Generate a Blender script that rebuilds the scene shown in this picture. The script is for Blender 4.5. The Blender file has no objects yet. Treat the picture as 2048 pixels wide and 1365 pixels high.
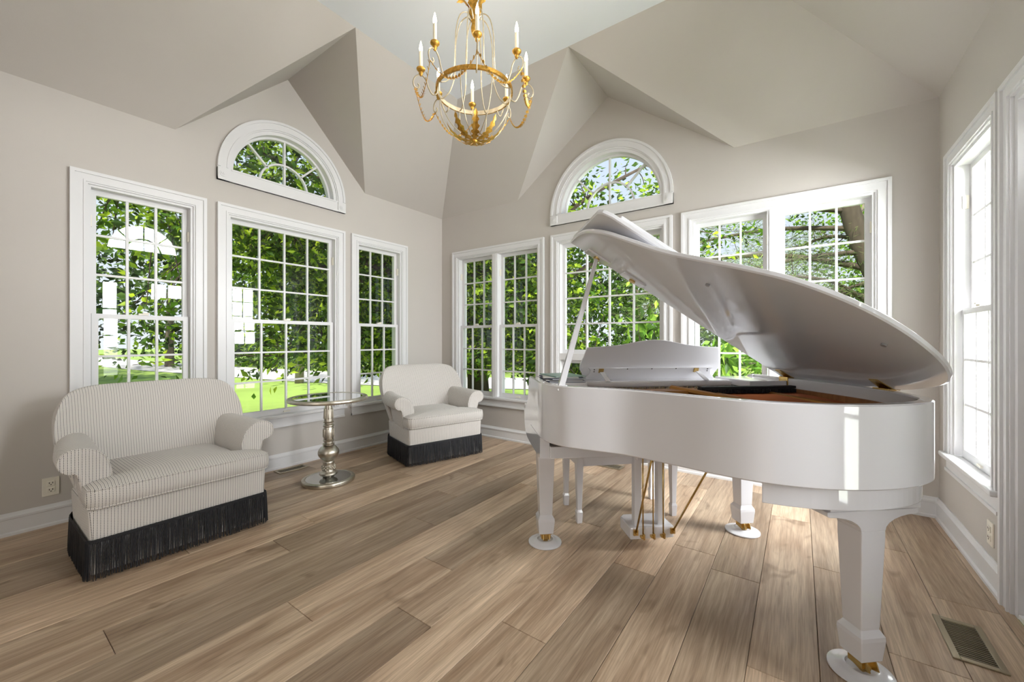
import bpy, math, random
import numpy as np
from mathutils import Vector, Matrix, geometry
random.seed(7); rng = np.random.default_rng(11)
SC = bpy.context.scene; COL = SC.collection
PI = math.pi
# ------------------------------------------------------------------ camera
YAW = math.atan2(574, 801)
cd = bpy.data.cameras.new('camera'); cam = bpy.data.objects.new('camera', cd); COL.objects.link(cam)
cd.sensor_width = 36; cd.lens = 801/2048*36; cd.shift_y = -3/2048; cd.clip_start = .05; cd.clip_end = 400
cam.location = (3.934, -3.861, 1.2); cam.rotation_euler = (PI/2, 0, YAW); SC.camera = cam
# ------------------------------------------------------------------ sky, sun, daylight, rear fill
W = bpy.data.worlds.new('sky'); SC.world = W; W.use_nodes = True
wn = W.node_tree; wn.nodes.clear()
wo = wn.nodes.new('ShaderNodeOutputWorld'); wb = wn.nodes.new('ShaderNodeBackground')
tc = wn.nodes.new('ShaderNodeTexCoord'); sx = wn.nodes.new('ShaderNodeSeparateXYZ'); wr = wn.nodes.new('ShaderNodeValToRGB')
wn.links.new(tc.outputs['Generated'], sx.inputs[0]); wn.links.new(sx.outputs['Z'], wr.inputs[0])
wr.color_ramp.elements[0].position = 0.0; wr.color_ramp.elements[0].color = (.86, .92, 1.0, 1)
wr.color_ramp.elements[1].position = .8; wr.color_ramp.elements[1].color = (.50, .68, .97, 1)
wn.links.new(wr.outputs[0], wb.inputs[0]); wb.inputs[1].default_value = .9
wn.links.new(wb.outputs[0], wo.inputs[0])
def light(name, kind, loc, aim, energy, color=(1, 1, 1), size=None):
    l = bpy.data.lights.new(name, kind); l.energy = energy; l.color = color
    if kind == 'AREA': l.shape = 'RECTANGLE'; l.size, l.size_y = size
    o = bpy.data.objects.new(name, l); COL.objects.link(o); o.location = loc
    o.rotation_euler = Vector(aim).to_track_quat('-Z', 'Y').to_euler(); return o
sun = light('sun', 'SUN', (0, 0, 20), (-.01, .55, -.80), 5.8, (1, .95, .86)); sun.data.angle = .02
light('transom_daylight', 'AREA', (6.4, -1.05, 2.35), (-1, 0, -.05), 1380, (.96, .98, 1), (3.5, 2.5))
light('door_daylight', 'AREA', (6.2, -2.5, .85), (-1, 0, .1), 80, (.97, .98, 1), (2.2, 1.9))
light('rear_fill', 'AREA', (2.6, -7.3, 1.6), (-.4, 1, .2), 38, (1, .97, .93), (4.4, 2.2))  # fill lamp added behind the camera to brighten the interior; no window there
SC.view_settings.view_transform = 'Standard'; SC.view_settings.look = 'None'
SC.view_settings.exposure = 0.30; SC.view_settings.gamma = 1; SC.view_settings.use_curve_mapping = False
# ------------------------------------------------------------------ materials
def lin(c): return tuple(((x/255)/12.92 if x/255 <= .04045 else ((x/255+.055)/1.055)**2.4) for x in c)+(1,)
MT = {}
def mat(name, rgb, rough=.5, metal=0, noise=0, nscale=8, bump=0, bscale=200, coat=0, spec=.5, stretch=None):
    m = bpy.data.materials.new(name); m.use_nodes = True; MT[name] = m
    N, L = m.node_tree.nodes, m.node_tree.links; b = N['Principled BSDF']
    c = lin(rgb); b.inputs['Base Color'].default_value = c
    b.inputs['Roughness'].default_value = rough; b.inputs['Metallic'].default_value = metal
    b.inputs['Coat Weight'].default_value = coat; b.inputs['Coat Roughness'].default_value = .03
    b.inputs['Specular IOR Level'].default_value = spec
    t = N.new('ShaderNodeTexCoord'); mp = N.new('ShaderNodeMapping'); L.new(t.outputs['Object'], mp.inputs[0])
    if stretch: mp.inputs['Scale'].default_value = stretch
    if noise:
        n = N.new('ShaderNodeTexNoise'); n.inputs['Scale'].default_value = nscale; n.inputs['Detail'].default_value = 4
        L.new(mp.outputs[0], n.inputs['Vector']); r = N.new('ShaderNodeValToRGB'); L.new(n.outputs['Fac'], r.inputs[0])
        r.color_ramp.elements[0].position = .3; r.color_ramp.elements[1].position = .7
        r.color_ramp.elements[0].color = tuple(x*(1-noise) for x in c[:3])+(1,)
        r.color_ramp.elements[1].color = tuple(min(1, x*(1+noise)) for x in c[:3])+(1,)
        L.new(r.outputs[0], b.inputs['Base Color'])
    if bump:
        n2 = N.new('ShaderNodeTexNoise'); n2.inputs['Scale'].default_value = bscale; L.new(mp.outputs[0], n2.inputs['Vector'])
        bp = N.new('ShaderNodeBump'); bp.inputs['Strength'].default_value = bump; bp.inputs['Distance'].default_value = .002
        L.new(n2.outputs['Fac'], bp.inputs['Height']); L.new(bp.outputs[0], b.inputs['Normal'])
    return m
mat('wall', (196, 190, 184), .75, bump=.12, bscale=160, noise=.012, nscale=2)
mat('ceiling_white', (232, 235, 241), .8, bump=.1)
mat('trim', (222, 221, 222), .32, spec=.4)
mat('piano', (222, 221, 225), .07, coat=.6)
mat('piano_satin', (225, 223, 224), .35)
mat('brass', (204, 172, 108), .26, 1, noise=.12, nscale=30)
mat('gold_leaf', (206, 160, 76), .42, 1, noise=.3, nscale=60, bump=.3, bscale=90)
mat('champagne', (196, 184, 158), .42, .75, noise=.12, nscale=40)
mat('iron_gold', (168, 116, 52), .4, .6, noise=.1)
mat('wood_inner', (150, 100, 58), .5, noise=.2, nscale=6, stretch=(1, 8, 1))
mat('copper_string', (176, 104, 66), .3, 1)
mat('black_felt', (22, 22, 24), .6)
mat('silver', (204, 197, 184), .33, 1, noise=.14, nscale=22, bump=.15, bscale=60)
mat('mirror', (205, 208, 208), .03, 1)
mat('candle', (236, 226, 200), .5)
mat('outlet', (234, 228, 214), .35)
mat('vent', (150, 138, 116), .35, .7)
mat('dark', (16, 15, 14), .7)
mat('cord', (17, 18, 24), .55)
mat('paper', (226, 226, 222), .6)
mat('cover_green', (120, 160, 148), .35); mat('cover_navy', (44, 58, 96), .35); mat('cover_grey', (150, 148, 150), .35)
mat('bark', (74, 62, 52), .95, noise=.35, nscale=14, bump=1, bscale=30, stretch=(1, 1, .3))
mat('pale_bark', (138, 126, 110), .95, noise=.2, nscale=10)
mat('pine_bark', (92, 82, 68), .95, noise=.3, nscale=12, bump=1, bscale=26, stretch=(1, 1, .3))
mat('lawn', (142, 168, 74), .95, noise=.16, nscale=.5, bump=.6, bscale=40)
mat('road', (196, 192, 188), .9, noise=.05, nscale=2)
mat('siding', (128, 138, 150), .6)
mat('subfloor', (52, 40, 30), .9)
mat('seam', (90, 86, 84), .9)
def glassmat():
    m = bpy.data.materials.new('glass'); m.use_nodes = True; MT['glass'] = m
    N, L = m.node_tree.nodes, m.node_tree.links; N.clear()
    o = N.new('ShaderNodeOutputMaterial'); mx = N.new('ShaderNodeMixShader'); t = N.new('ShaderNodeBsdfTransparent')
    g = N.new('ShaderNodeBsdfGlossy'); g.inputs['Roughness'].default_value = .01; lw = N.new('ShaderNodeLayerWeight'); lw.inputs[0].default_value = .5; pw = N.new('ShaderNodeMath'); pw.operation = 'POWER'; pw.inputs[1].default_value = 4.5; L.new(lw.outputs['Facing'], pw.inputs[0]); fr = N.new('ShaderNodeMath'); fr.operation = 'MULTIPLY_ADD'; fr.inputs[1].default_value = .6; fr.inputs[2].default_value = .025; L.new(pw.outputs[0], fr.inputs[0])
    t.inputs[0].default_value = (.985, .99, .985, 1)
    L.new(fr.outputs[0], mx.inputs[0]); L.new(t.outputs[0], mx.inputs[1]); L.new(g.outputs[0], mx.inputs[2]); L.new(mx.outputs[0], o.inputs[0])
glassmat()
def leafmat(name, rgb, rgb2, trans=.45):
    m = bpy.data.materials.new(name); m.use_nodes = True; MT[name] = m
    N, L = m.node_tree.nodes, m.node_tree.links; b = N['Principled BSDF']; o = N['Material Output']
    g = N.new('ShaderNodeNewGeometry'); r = N.new('ShaderNodeValToRGB'); L.new(g.outputs['Random Per Island'], r.inputs[0])
    r.color_ramp.elements[0].color = lin(tuple(x*.32 for x in rgb)); r.color_ramp.elements[1].color = lin(rgb2); r.color_ramp.elements.new(.62).color = lin(rgb)
    L.new(r.outputs[0], b.inputs['Base Color']); b.inputs['Roughness'].default_value = .45; b.inputs['Specular IOR Level'].default_value = .3
    t = N.new('ShaderNodeBsdfTranslucent'); mx = N.new('ShaderNodeMixShader'); mx.inputs[0].default_value = trans
    h = N.new('ShaderNodeHueSaturation'); h.inputs['Value'].default_value = 1.5; h.inputs['Hue'].default_value = .485; L.new(r.outputs[0], h.inputs['Color']); L.new(h.outputs[0], t.inputs[0])
    L.new(b.outputs[0], mx.inputs[1]); L.new(t.outputs[0], mx.inputs[2]); L.new(mx.outputs[0], o.inputs[0])
leafmat('leaf', (78, 120, 22), (186, 212, 58), .42)
leafmat('leaf_light', (104, 150, 50), (170, 205, 84), .5)
leafmat('needle', (120, 150, 82), (180, 200, 120), .4)
leafmat('leaf_far', (62, 96, 40), (120, 150, 66), .3)
def emis(name, rgb, s):
    m = bpy.data.materials.new(name); m.use_nodes = True; MT[name] = m
    N, L = m.node_tree.nodes, m.node_tree.links; N.clear(); o = N.new('ShaderNodeOutputMaterial'); e = N.new('ShaderNodeEmission')
    e.inputs[0].default_value = lin(rgb); e.inputs[1].default_value = s; L.new(e.outputs[0], o.inputs[0])
emis('bulb', (255, 236, 206), 14)
def fabricmat():
    m = bpy.data.materials.new('fabric'); m.use_nodes = True; MT['fabric'] = m
    N, L = m.node_tree.nodes, m.node_tree.links; b = N['Principled BSDF']; b.inputs['Roughness'].default_value = .9
    b.inputs['Sheen Weight'].default_value = .15; b.inputs['Specular IOR Level'].default_value = .15
    uv = N.new('ShaderNodeUVMap'); uv.uv_map = 'uv'; s = N.new('ShaderNodeSeparateXYZ'); L.new(uv.outputs[0], s.inputs[0])
    def mth(op, a, b_=None, c=None):
        n = N.new('ShaderNodeMath'); n.operation = op
        for i, v in enumerate((a, b_, c)):
            if v is None: continue
            if isinstance(v, (int, float)): n.inputs[i].default_value = v
            else: L.new(v, n.inputs[i])
        return n.outputs[0]
    p = .0125
    col = mth('DIVIDE', s.outputs['X'], p); fx = mth('FRACT', col); cell = mth('FLOOR', col)
    off = mth('MULTIPLY', mth('FRACT', mth('MULTIPLY', cell, .5)), 1.0)
    fy = mth('FRACT', mth('ADD', mth('DIVIDE', s.outputs['Y'], .0085), off))
    bar = mth('LESS_THAN', fx, .22); dash = mth('LESS_THAN', fy, .62); mk = mth('MULTIPLY', bar, dash)
    rib = mth('LESS_THAN', mth('ABSOLUTE', mth('SUBTRACT', fx, .62)), .09)
    c1 = N.new('ShaderNodeMix'); c1.data_type = 'RGBA'; c1.inputs['A'].default_value = lin((216, 211, 206)); c1.inputs['B'].default_value = lin((192, 185, 178)); L.new(rib, c1.inputs['Factor'])
    c2 = N.new('ShaderNodeMix'); c2.data_type = 'RGBA'; c2.inputs['B'].default_value = lin((70, 66, 66)); L.new(mk, c2.inputs['Factor']); L.new(c1.outputs['Result'], c2.inputs['A'])
    L.new(c2.outputs['Result'], b.inputs['Base Color'])
    bp = N.new('ShaderNodeBump'); bp.inputs['Strength'].default_value = .35; bp.inputs['Distance'].default_value = .0015
    L.new(mth('MULTIPLY', mth('SINE', mth('MULTIPLY', col, 6.2832)), .5), bp.inputs['Height']); L.new(bp.outputs[0], b.inputs['Normal'])
fabricmat()
def plankmat():
    m = bpy.data.materials.new('plank'); m.use_nodes = True; MT['plank'] = m
    N, L = m.node_tree.nodes, m.node_tree.links; b = N['Principled BSDF']
    t = N.new('ShaderNodeTexCoord'); oi = N.new('ShaderNodeObjectInfo')
    add = N.new('ShaderNodeVectorMath'); add.operation = 'ADD'; sc = N.new('ShaderNodeVectorMath'); sc.operation = 'SCALE'; sc.inputs[0].default_value = (37, 91, 13)
    L.new(oi.outputs['Random'], sc.inputs['Scale']); L.new(t.outputs['Object'], add.inputs[0]); L.new(sc.outputs[0], add.inputs[1])
    def nz(scale, vec, det=5, dist=0):
        mp = N.new('ShaderNodeMapping'); mp.inputs['Scale'].default_value = vec; L.new(add.outputs[0], mp.inputs[0])
        n = N.new('ShaderNodeTexNoise'); n.inputs['Scale'].default_value = scale; n.inputs['Detail'].default_value = det; n.inputs['Distortion'].default_value = dist
        L.new(mp.outputs[0], n.inputs['Vector']); return n.outputs['Fac']
    broad = nz(1.0, (9, 1.1, 1), 3, .8); fine = nz(1.0, (190, 7, 1), 4, .4); knot = nz(1.0, (6, 2.6, 1), 2, 1.5)
    wmp = N.new('ShaderNodeMapping'); wmp.inputs['Scale'].default_value = (1, .09, 1); L.new(add.outputs[0], wmp.inputs[0])
    wv = N.new('ShaderNodeTexWave'); wv.bands_direction = 'X'; wv.inputs['Scale'].default_value = 9; wv.inputs['Distortion'].default_value = 7; wv.inputs['Detail'].default_value = 3; wv.inputs['Detail Scale'].default_value = 1.6
    L.new(wmp.outputs[0], wv.inputs['Vector'])
    r1 = N.new('ShaderNodeValToRGB'); L.new(broad, r1.inputs[0]); e = r1.color_ramp.elements
    e[0].position = .28; e[0].color = lin((160, 134, 110)); e[1].position = .72; e[1].color = lin((212, 190, 165))
    def mix(kind, fac, a, bcol):
        n = N.new('ShaderNodeMix'); n.data_type = 'RGBA'; n.blend_type = kind
        if isinstance(fac, float): n.inputs['Factor'].default_value = fac
        else: L.new(fac, n.inputs['Factor'])
        L.new(a, n.inputs['A'])
        if isinstance(bcol, tuple): n.inputs['B'].default_value = bcol
        else: L.new(bcol, n.inputs['B'])
        return n.outputs['Result']
    def ramp(src, p0, c0, p1, c1):
        r = N.new('ShaderNodeValToRGB'); L.new(src, r.inputs[0]); q = r.color_ramp.elements
        q[0].position = p0; q[0].color = c0; q[1].position = p1; q[1].color = c1; return r.outputs[0]
    c = mix('MULTIPLY', .6, r1.outputs[0], ramp(fine, .32, (.6, .58, .56, 1), .65, (1.1, 1.1, 1.1, 1)))
    c = mix('MULTIPLY', .30, c, ramp(wv.outputs['Fac'], .15, (.66, .62, .58, 1), .6, (1.05, 1.05, 1.05, 1)))
    c = mix('MULTIPLY', .8, c, ramp(knot, .22, (.5, .45, .4, 1), .36, (1, 1, 1, 1)))
    c = mix('MULTIPLY', 1.0, c, ramp(oi.outputs['Random'], 0, (.66, .645, .63, 1), 1, (1.22, 1.2, 1.18, 1)))
    L.new(c, b.inputs['Base Color']); b.inputs['Roughness'].default_value = .36; b.inputs['Specular IOR Level'].default_value = .35
    bp = N.new('ShaderNodeBump'); bp.inputs['Strength'].default_value = .15; bp.inputs['Distance'].default_value = .001; L.new(fine, bp.inputs['Height']); L.new(bp.outputs[0], b.inputs['Normal'])
plankmat()
# ------------------------------------------------------------------ mesh helpers
class MB:
    def __init__(s): s.v = []; s.f = []
    def add(s, vs, fs):
        o = len(s.v); s.v += [tuple(p) for p in vs]; s.f += [tuple(i+o for i in f) for f in fs]; return s
    def box(s, a, b):
        x0, x1 = sorted((a[0], b[0])); y0, y1 = sorted((a[1], b[1])); z0, z1 = sorted((a[2], b[2]))
        return s.add([(x0, y0, z0), (x1, y0, z0), (x1, y1, z0), (x0, y1, z0), (x0, y0, z1), (x1, y0, z1), (x1, y1, z1), (x0, y1, z1)],
                     [(3, 2, 1, 0), (4, 5, 6, 7), (0, 1, 5, 4), (1, 2, 6, 5), (2, 3, 7, 6), (3, 0, 4, 7)])
    def loft(s, rings, close=True, cap=True):
        n = len(rings[0]); vs = [p for r in rings for p in r]; fs = []
        for i in range(len(rings)-1):
            for j in range(n if close else n-1):
                k = (j+1) % n; fs.append((i*n+j, i*n+k, (i+1)*n+k, (i+1)*n+j))
        if cap: fs.append(tuple(range(n-1, -1, -1))); fs.append(tuple((len(rings)-1)*n+j for j in range(n)))
        return s.add(vs, fs)
    def prism(s, poly, mp, d0, d1):
        return s.loft([[mp(p[0], p[1], d0) for p in poly], [mp(p[0], p[1], d1) for p in poly]])
    def lathe(s, prof, c=(0, 0, 0), n=24, cap=True):
        return s.loft([[(c[0]+r*math.cos(2*PI*k/n), c[1]+r*math.sin(2*PI*k/n), c[2]+z) for k in range(n)] for r, z in prof], cap=cap)
    def tube(s, pts, r, n=6, cap=True):
        P = [Vector(p) for p in pts]; m = len(P); rs = r if isinstance(r, (list, tuple)) else [r]*m
        T = [(P[min(i+1, m-1)]-P[max(i-1, 0)]).normalized() for i in range(m)]
        a = Vector((0, 0, 1)) if abs(T[0].z) < .9 else Vector((1, 0, 0)); N = (a-T[0]*a.dot(T[0])).normalized(); rings = []
        for i in range(m):
            N = N-T[i]*N.dot(T[i]); N = N.normalized() if N.length > 1e-6 else T[i].orthogonal().normalized(); B = T[i].cross(N)
            rings.append([P[i]+(N*math.cos(2*PI*k/n)+B*math.sin(2*PI*k/n))*rs[i] for k in range(n)])
        return s.loft(rings, cap=cap)
    def obj(s, name, mt, parent=None, smooth=False, bevel=0, subsurf=0, auto=None, loc=None):
        me = bpy.data.meshes.new(name); me.from_pydata(s.v, [], s.f); me.update()
        return link(name, me, mt, parent, smooth, bevel, subsurf, auto, loc)
def link(name, me, mt, parent=None, smooth=False, bevel=0, subsurf=0, auto=None, loc=None):
    o = bpy.data.objects.new(name, me); COL.objects.link(o)
    if mt: me.materials.append(MT[mt])
    if smooth or auto: me.polygons.foreach_set('use_smooth', [True]*len(me.polygons))
    if auto:
        bm_ = __import__('bmesh').new(); bm_.from_mesh(me)
        for e in bm_.edges:
            if len(e.link_faces) == 2 and e.calc_face_angle(0) > math.radians(auto): e.smooth = False
        bm_.to_mesh(me); bm_.free()
    if bevel:
        b = o.modifiers.new('bevel', 'BEVEL'); b.width = bevel; b.segments = 2; b.limit_method = 'ANGLE'; b.angle_limit = math.radians(40)
    if subsurf:
        b = o.modifiers.new('subsurf', 'SUBSURF'); b.levels = b.render_levels = subsurf
    if parent: o.parent = parent
    if loc: o.location = loc
    return o
def tag(o, label=None, cat=None, group=None, kind=None):
    if label: o['label'] = label
    if cat: o['category'] = cat
    if group: o['group'] = group
    if kind: o['kind'] = kind
    return o
def empty(name, loc=(0, 0, 0), rz=0, **k):
    o = bpy.data.objects.new(name, None); o.empty_display_size = .1; COL.objects.link(o); o.location = loc; o.rotation_euler = (0, 0, rz); return tag(o, **k)
def copy_tree(o, parent=None):
    kids = [c for c in bpy.data.objects if c.parent == o]
    c = o.copy(); COL.objects.link(c)
    if parent: c.parent = parent
    for k in kids: copy_tree(k, c)
    return c
def crom(P, n=6, closed=False):
    P = [np.array(p, float) for p in P]; out = []; m = len(P)
    for i in range(m if closed else m-1):
        g = (lambda j: P[j % m]) if closed else (lambda j: P[max(0, min(m-1, j))])
        a, b, c, d = g(i-1), g(i), g(i+1), g(i+2)
        for k in range(n):
            t = k/n; out.append(.5*((2*b)+(c-a)*t+(2*a-5*b+4*c-d)*t*t+(3*b-a-3*c+d)*t**3))
    if not closed: out.append(P[-1])
    return [tuple(p) for p in out]
def inset(poly, d):
    n = len(poly); P = [np.array(p[:2], float) for p in poly]
    A = sum(P[i][0]*P[(i+1) % n][1]-P[(i+1) % n][0]*P[i][1] for i in range(n)); sg = 1 if A > 0 else -1; out = []
    for i in range(n):
        a, b, c = P[i-1], P[i], P[(i+1) % n]
        e1 = b-a; e2 = c-b; e1 /= np.linalg.norm(e1)+1e-9; e2 /= np.linalg.norm(e2)+1e-9
        n1 = np.array([-e1[1], e1[0]])*sg; n2 = np.array([-e2[1], e2[0]])*sg; m = n1+n2; m /= max(.5, (m@m)/2)
        out.append(tuple(b+m*d))
    return out
# ------------------------------------------------------------------ room shell
RW, RD, EV, TP = 4.70, -4.02, 2.83, 3.66
mA = lambda s, d, z: (-d, s, z)
mB = lambda s, d, z: (s, d, z)
mC = lambda s, d, z: (RW+d, s, z)
mD = lambda s, d, z: (s, RD-d, z)
def wallmesh(name, m, outer, holes, t=.15, mt='wall'):
    loops = [outer]+holes; flat = [p for l in loops for p in l]
    tris = geometry.tessellate_polygon([[Vector((p[0], p[1], 0)) for p in l] for l in loops]); n = len(flat)
    b = MB(); vs = [m(p[0], 0, p[1]) for p in flat]+[m(p[0], t, p[1]) for p in flat]
    fs = [tuple(x) for x in tris]+[tuple(i+n for i in x[::-1]) for x in tris]; o = 0
    for l in loops:
        k = len(l)
        for i in range(k): j = (i+1) % k; fs.append((o+i, o+j, n+o+j, n+o+i))
        o += k
    b.add(vs, fs); return tag(b.obj(name, mt), kind='structure')
rect = lambda a, b, c, d: [(a, c), (b, c), (b, d), (a, d)]
def archhole(c, zc, r, n=28): return [(c-r, zc), (c+r, zc)]+[(c+r*math.cos(PI*k/n), zc+r*math.sin(PI*k/n)) for k in range(1, n)]
CW = .085
ZB, ZT = .50, 2.345
def hole(s0, s1, zb=ZB): return rect(s0+CW, s1-CW, zb-.03, ZT-CW)
WA = [(-3.413, -2.660), (-2.586, -1.439), (-1.363, -.607)]
WB = [(.214, 1.619), (1.709, 2.989), (3.067, 4.464)]
WC = (-1.058, -.237)
wallmesh('wall_left', mA, [(RD, 0), (0, 0), (0, EV), (-1.186, EV), (-2.015, TP), (-2.859, EV), (RD, EV)],
         [hole(*w) for w in WA]+[archhole(-2.0125, 2.635, .49)])
wallmesh('wall_back', mB, [(0, 0), (RW, 0), (RW, EV), (3.486, EV), (2.36, TP), (1.247, EV), (0, EV)],
         [hole(*w) for w in WB]+[archhole(2.352, 2.55, .565)])
DOOR = (-2.94, -1.085)
wallmesh('wall_right', mC, [(RD, 0), (DOOR[0]+CW, 0), (DOOR[0]+CW, ZT-CW), (DOOR[1]-CW, ZT-CW), (DOOR[1]-CW, 0), (0, 0), (0, EV), (-1.186, EV), (-2.015, TP), (-2.859, EV), (RD, EV)], [hole(*WC), archhole(-2.0125, 2.635, .49)])
wallmesh('wall_front', mD, [(0, 0), (.25, 0), (.25, 2.6), (4.45, 2.6), (4.45, 0), (RW, 0), (RW, EV), (0, EV)], [])
fx0, fx1, fy0, fy1 = 1.095, 3.61, -.855, -3.165
ce = tag(MB().add([(fx0, fy0, TP), (fx1, fy0, TP), (fx1, fy1, TP), (fx0, fy1, TP)], [(0, 1, 2, 3)]).obj('ceiling', 'ceiling_white'), kind='structure')
def slope(pts): MB().add(pts, [tuple(range(len(pts)))]).obj('ceiling_slope', 'wall', ce)
slope([(0, 0, EV), (0, -1.186, EV), (fx0, -2.015, TP), (fx0, fy0, TP)])
slope([(0, -2.859, EV), (0, RD, EV), (fx0, fy1, TP), (fx0, -2.015, TP)])
slope([(0, -1.186, EV), (0, -2.015, TP), (fx0, -2.015, TP)]); slope([(0, -2.859, EV), (fx0, -2.015, TP), (0, -2.015, TP)])
slope([(0, 0, EV), (fx0, fy0, TP), (2.36, fy0, TP), (1.247, 0, EV)]); slope([(RW, 0, EV), (3.486, 0, EV), (2.36, fy0, TP), (fx1, fy0, TP)])
slope([(1.247, 0, EV), (2.36, fy0, TP), (2.36, 0, TP)]); slope([(3.486, 0, EV), (2.36, 0, TP), (2.36, fy0, TP)])
slope([(RW, 0, EV), (fx1, fy0, TP), (fx1, -2.015, TP), (RW, -1.186, EV)]); slope([(RW, RD, EV), (RW, -2.859, EV), (fx1, -2.015, TP), (fx1, fy1, TP)]); slope([(RW, -1.186, EV), (fx1, -2.015, TP), (RW, -2.015, TP)]); slope([(RW, -2.859, EV), (RW, -2.015, TP), (fx1, -2.015, TP)]); slope([(0, RD, EV), (RW, RD, EV), (fx1, fy1, TP), (fx0, fy1, TP)])
# floor and planks
fl = tag(MB().box((-.01, RD, -.08), (RW+.01, .01, -.012)).obj('floor', 'subfloor'), kind='structure')
PW, X0 = .218, 3.777-18*.218
JO = {0: [-2.9, -1.25], 1: [-3.3, -1.9, -.6], 2: [-2.75, -1.05], 3: [-1.71, -3.3, -.3], 4: [-2.71, -.95], 5: [-3.09, -1.5], 6: [-2.48, -.75],
      7: [-2.75, -1.2], 8: [-3.5, -1.62, -.2], 9: [-2.05, -.6], 10: [-2.97, -1.1], 11: [-2.35, -.55], 12: [-2.70, -.86], 13: [-3.2, -1.45, -.1], 14: [-2.5, -.9], 15: [-1.79, -3.4, -.35],
      16: [-1.40, -3.0], 17: [-1.55, -3.2, -.2], 18: [-2.16, -.6], 19: [-1.21, -2.9], 20: [-1.77, -.74, -3.3], 21: [-1.2, -2.8], 22: [-.52, -2.2]}
def plank(x0, x1, y0, y1):
    g = .0009; e = .0016; a, b, c, d = x0+g, x1-g, y0+g, y1-g; cx, cy = (a+b)/2, (c+d)/2
    V = [(a-cx, c-cy, -.012), (b-cx, c-cy, -.012), (b-cx, d-cy, -.012), (a-cx, d-cy, -.012), (a-cx, c-cy, -e), (b-cx, c-cy, -e), (b-cx, d-cy, -e), (a-cx, d-cy, -e),
         (a-cx+e, c-cy+e, 0), (b-cx-e, c-cy+e, 0), (b-cx-e, d-cy-e, 0), (a-cx+e, d-cy-e, 0)]
    F = [(8, 9, 10, 11)]+[(i, (i+1) % 4, 4+(i+1) % 4, 4+i) for i in range(4)]+[(4+i, 4+(i+1) % 4, 8+(i+1) % 4, 8+i) for i in range(4)]
    MB().add(V, F).obj('plank', 'plank', fl, loc=(cx, cy, 0))
for k in range(-1, 24):
    xa, xb = max(0, X0+k*PW), min(RW, X0+(k+1)*PW)
    if xb-xa < .01: continue
    ys = [RD]+sorted(JO.get(k, [-2.2]))+[0]
    for i in range(len(ys)-1): plank(xa, xb, ys[i], ys[i+1])
# baseboards
def baseboard(name, m, s0, s1):
    b = MB(); prof = [(0, 0), (-.026, 0), (-.026, .016), (-.016, .022), (-.016, .098), (-.021, .102), (-.021, .114), (-.012, .124), (-.006, .136), (0, .136)]
    b.loft([[m(s, p[0], p[1]) for p in prof] for s in (s0, s1)]); tag(b.obj(name, 'trim'), kind='structure')
baseboard('baseboard_left', mA, RD, 0); baseboard('baseboard_back', mB, 0, RW); baseboard('baseboard_right', mC, DOOR[1], 0); baseboard('baseboard_front', mC, RD, DOOR[0])
# unseen adjoining room behind the camera; its shell shuts out sun and sky
tag(MB().box((-1.5, -7.6, -.08), (6.2, RD, 0)).obj('floor_hall', 'plank'), kind='structure')
tag(MB().box((-1.5, -7.6, 2.75), (6.2, RD-.15, 2.83)).obj('ceiling_hall', 'ceiling_white'), kind='structure')
tag(MB().box((-1.6, -7.7, 0), (6.3, -7.6, 2.83)).obj('wall_hall_back', 'wall'), kind='structure')
tag(MB().box((-1.6, -7.6, 0), (-1.5, RD-.15, 2.75)).obj('wall_hall_left', 'wall'), kind='structure')
tag(MB().box((6.2, -7.6, 0), (6.3, RD-.15, 2.75)).obj('wall_hall_right', 'wall'), kind='structure')
# ------------------------------------------------------------------ windows
def mbox(b, m, s0, s1, d0, d1, z0, z1): b.box(m(s0, d0, z0), m(s1, d1, z1))
def sash(parent, m, sa, sb, za, zb, d0, d1, cols, rows, st=.034, rt=.036, rb=.04, lock=0, mun=.015):
    b = MB(); mbox(b, m, sa, sa+st, d0, d1, za, zb); mbox(b, m, sb-st, sb, d0, d1, za, zb)
    mbox(b, m, sa+st, sb-st, d0, d1, za, za+rb); mbox(b, m, sa+st, sb-st, d0, d1, zb-rt, zb)
    g0, g1, h0, h1 = sa+st, sb-st, za+rb, zb-rt; dm = (d0+d1)/2
    for i in range(1, cols): s = g0+(g1-g0)*i/cols; mbox(b, m, s-mun/2, s+mun/2, d0+.004, d1-.004, h0, h1)
    for j in range(1, rows): z = h0+(h1-h0)*j/rows; mbox(b, m, g0, g1, d0+.005, d1-.005, z-mun/2, z+mun/2)
    o = b.obj('sash', 'trim', parent)
    for i in range(cols):
        for j in range(rows):
            p = MB(); mbox(p, m, g0+(g1-g0)*i/cols, g0+(g1-g0)*(i+1)/cols, dm-.002, dm+.002, h0+(h1-h0)*j/rows, h0+(h1-h0)*(j+1)/rows); p.obj('pane', 'glass', o)
    if lock:
        p = MB(); c = (sa+sb)/2; mbox(p, m, c-.028, c+.028, d0-.012, d0+.01, lock, lock+.012); mbox(p, m, c-.006, c+.03, d0-.02, d0, lock+.012, lock+.02); p.obj('sash_lock', 'outlet', o)
    return o
def casing(b, m, s0, s1, z0, z1):
    for w0, w1, pr in ((0, .022, .03), (.022, .062, .02), (.062, .074, .025), (.074, CW, .016)):
        mbox(b, m, s0+w0, s0+w1, -pr, 0, z0, z1-w0); mbox(b, m, s1-w1, s1-w0, -pr, 0, z0, z1-w0); mbox(b, m, s0+w1, s1-w1, -pr, 0, z1-w1, z1-w0)
WN = [0]
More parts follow.
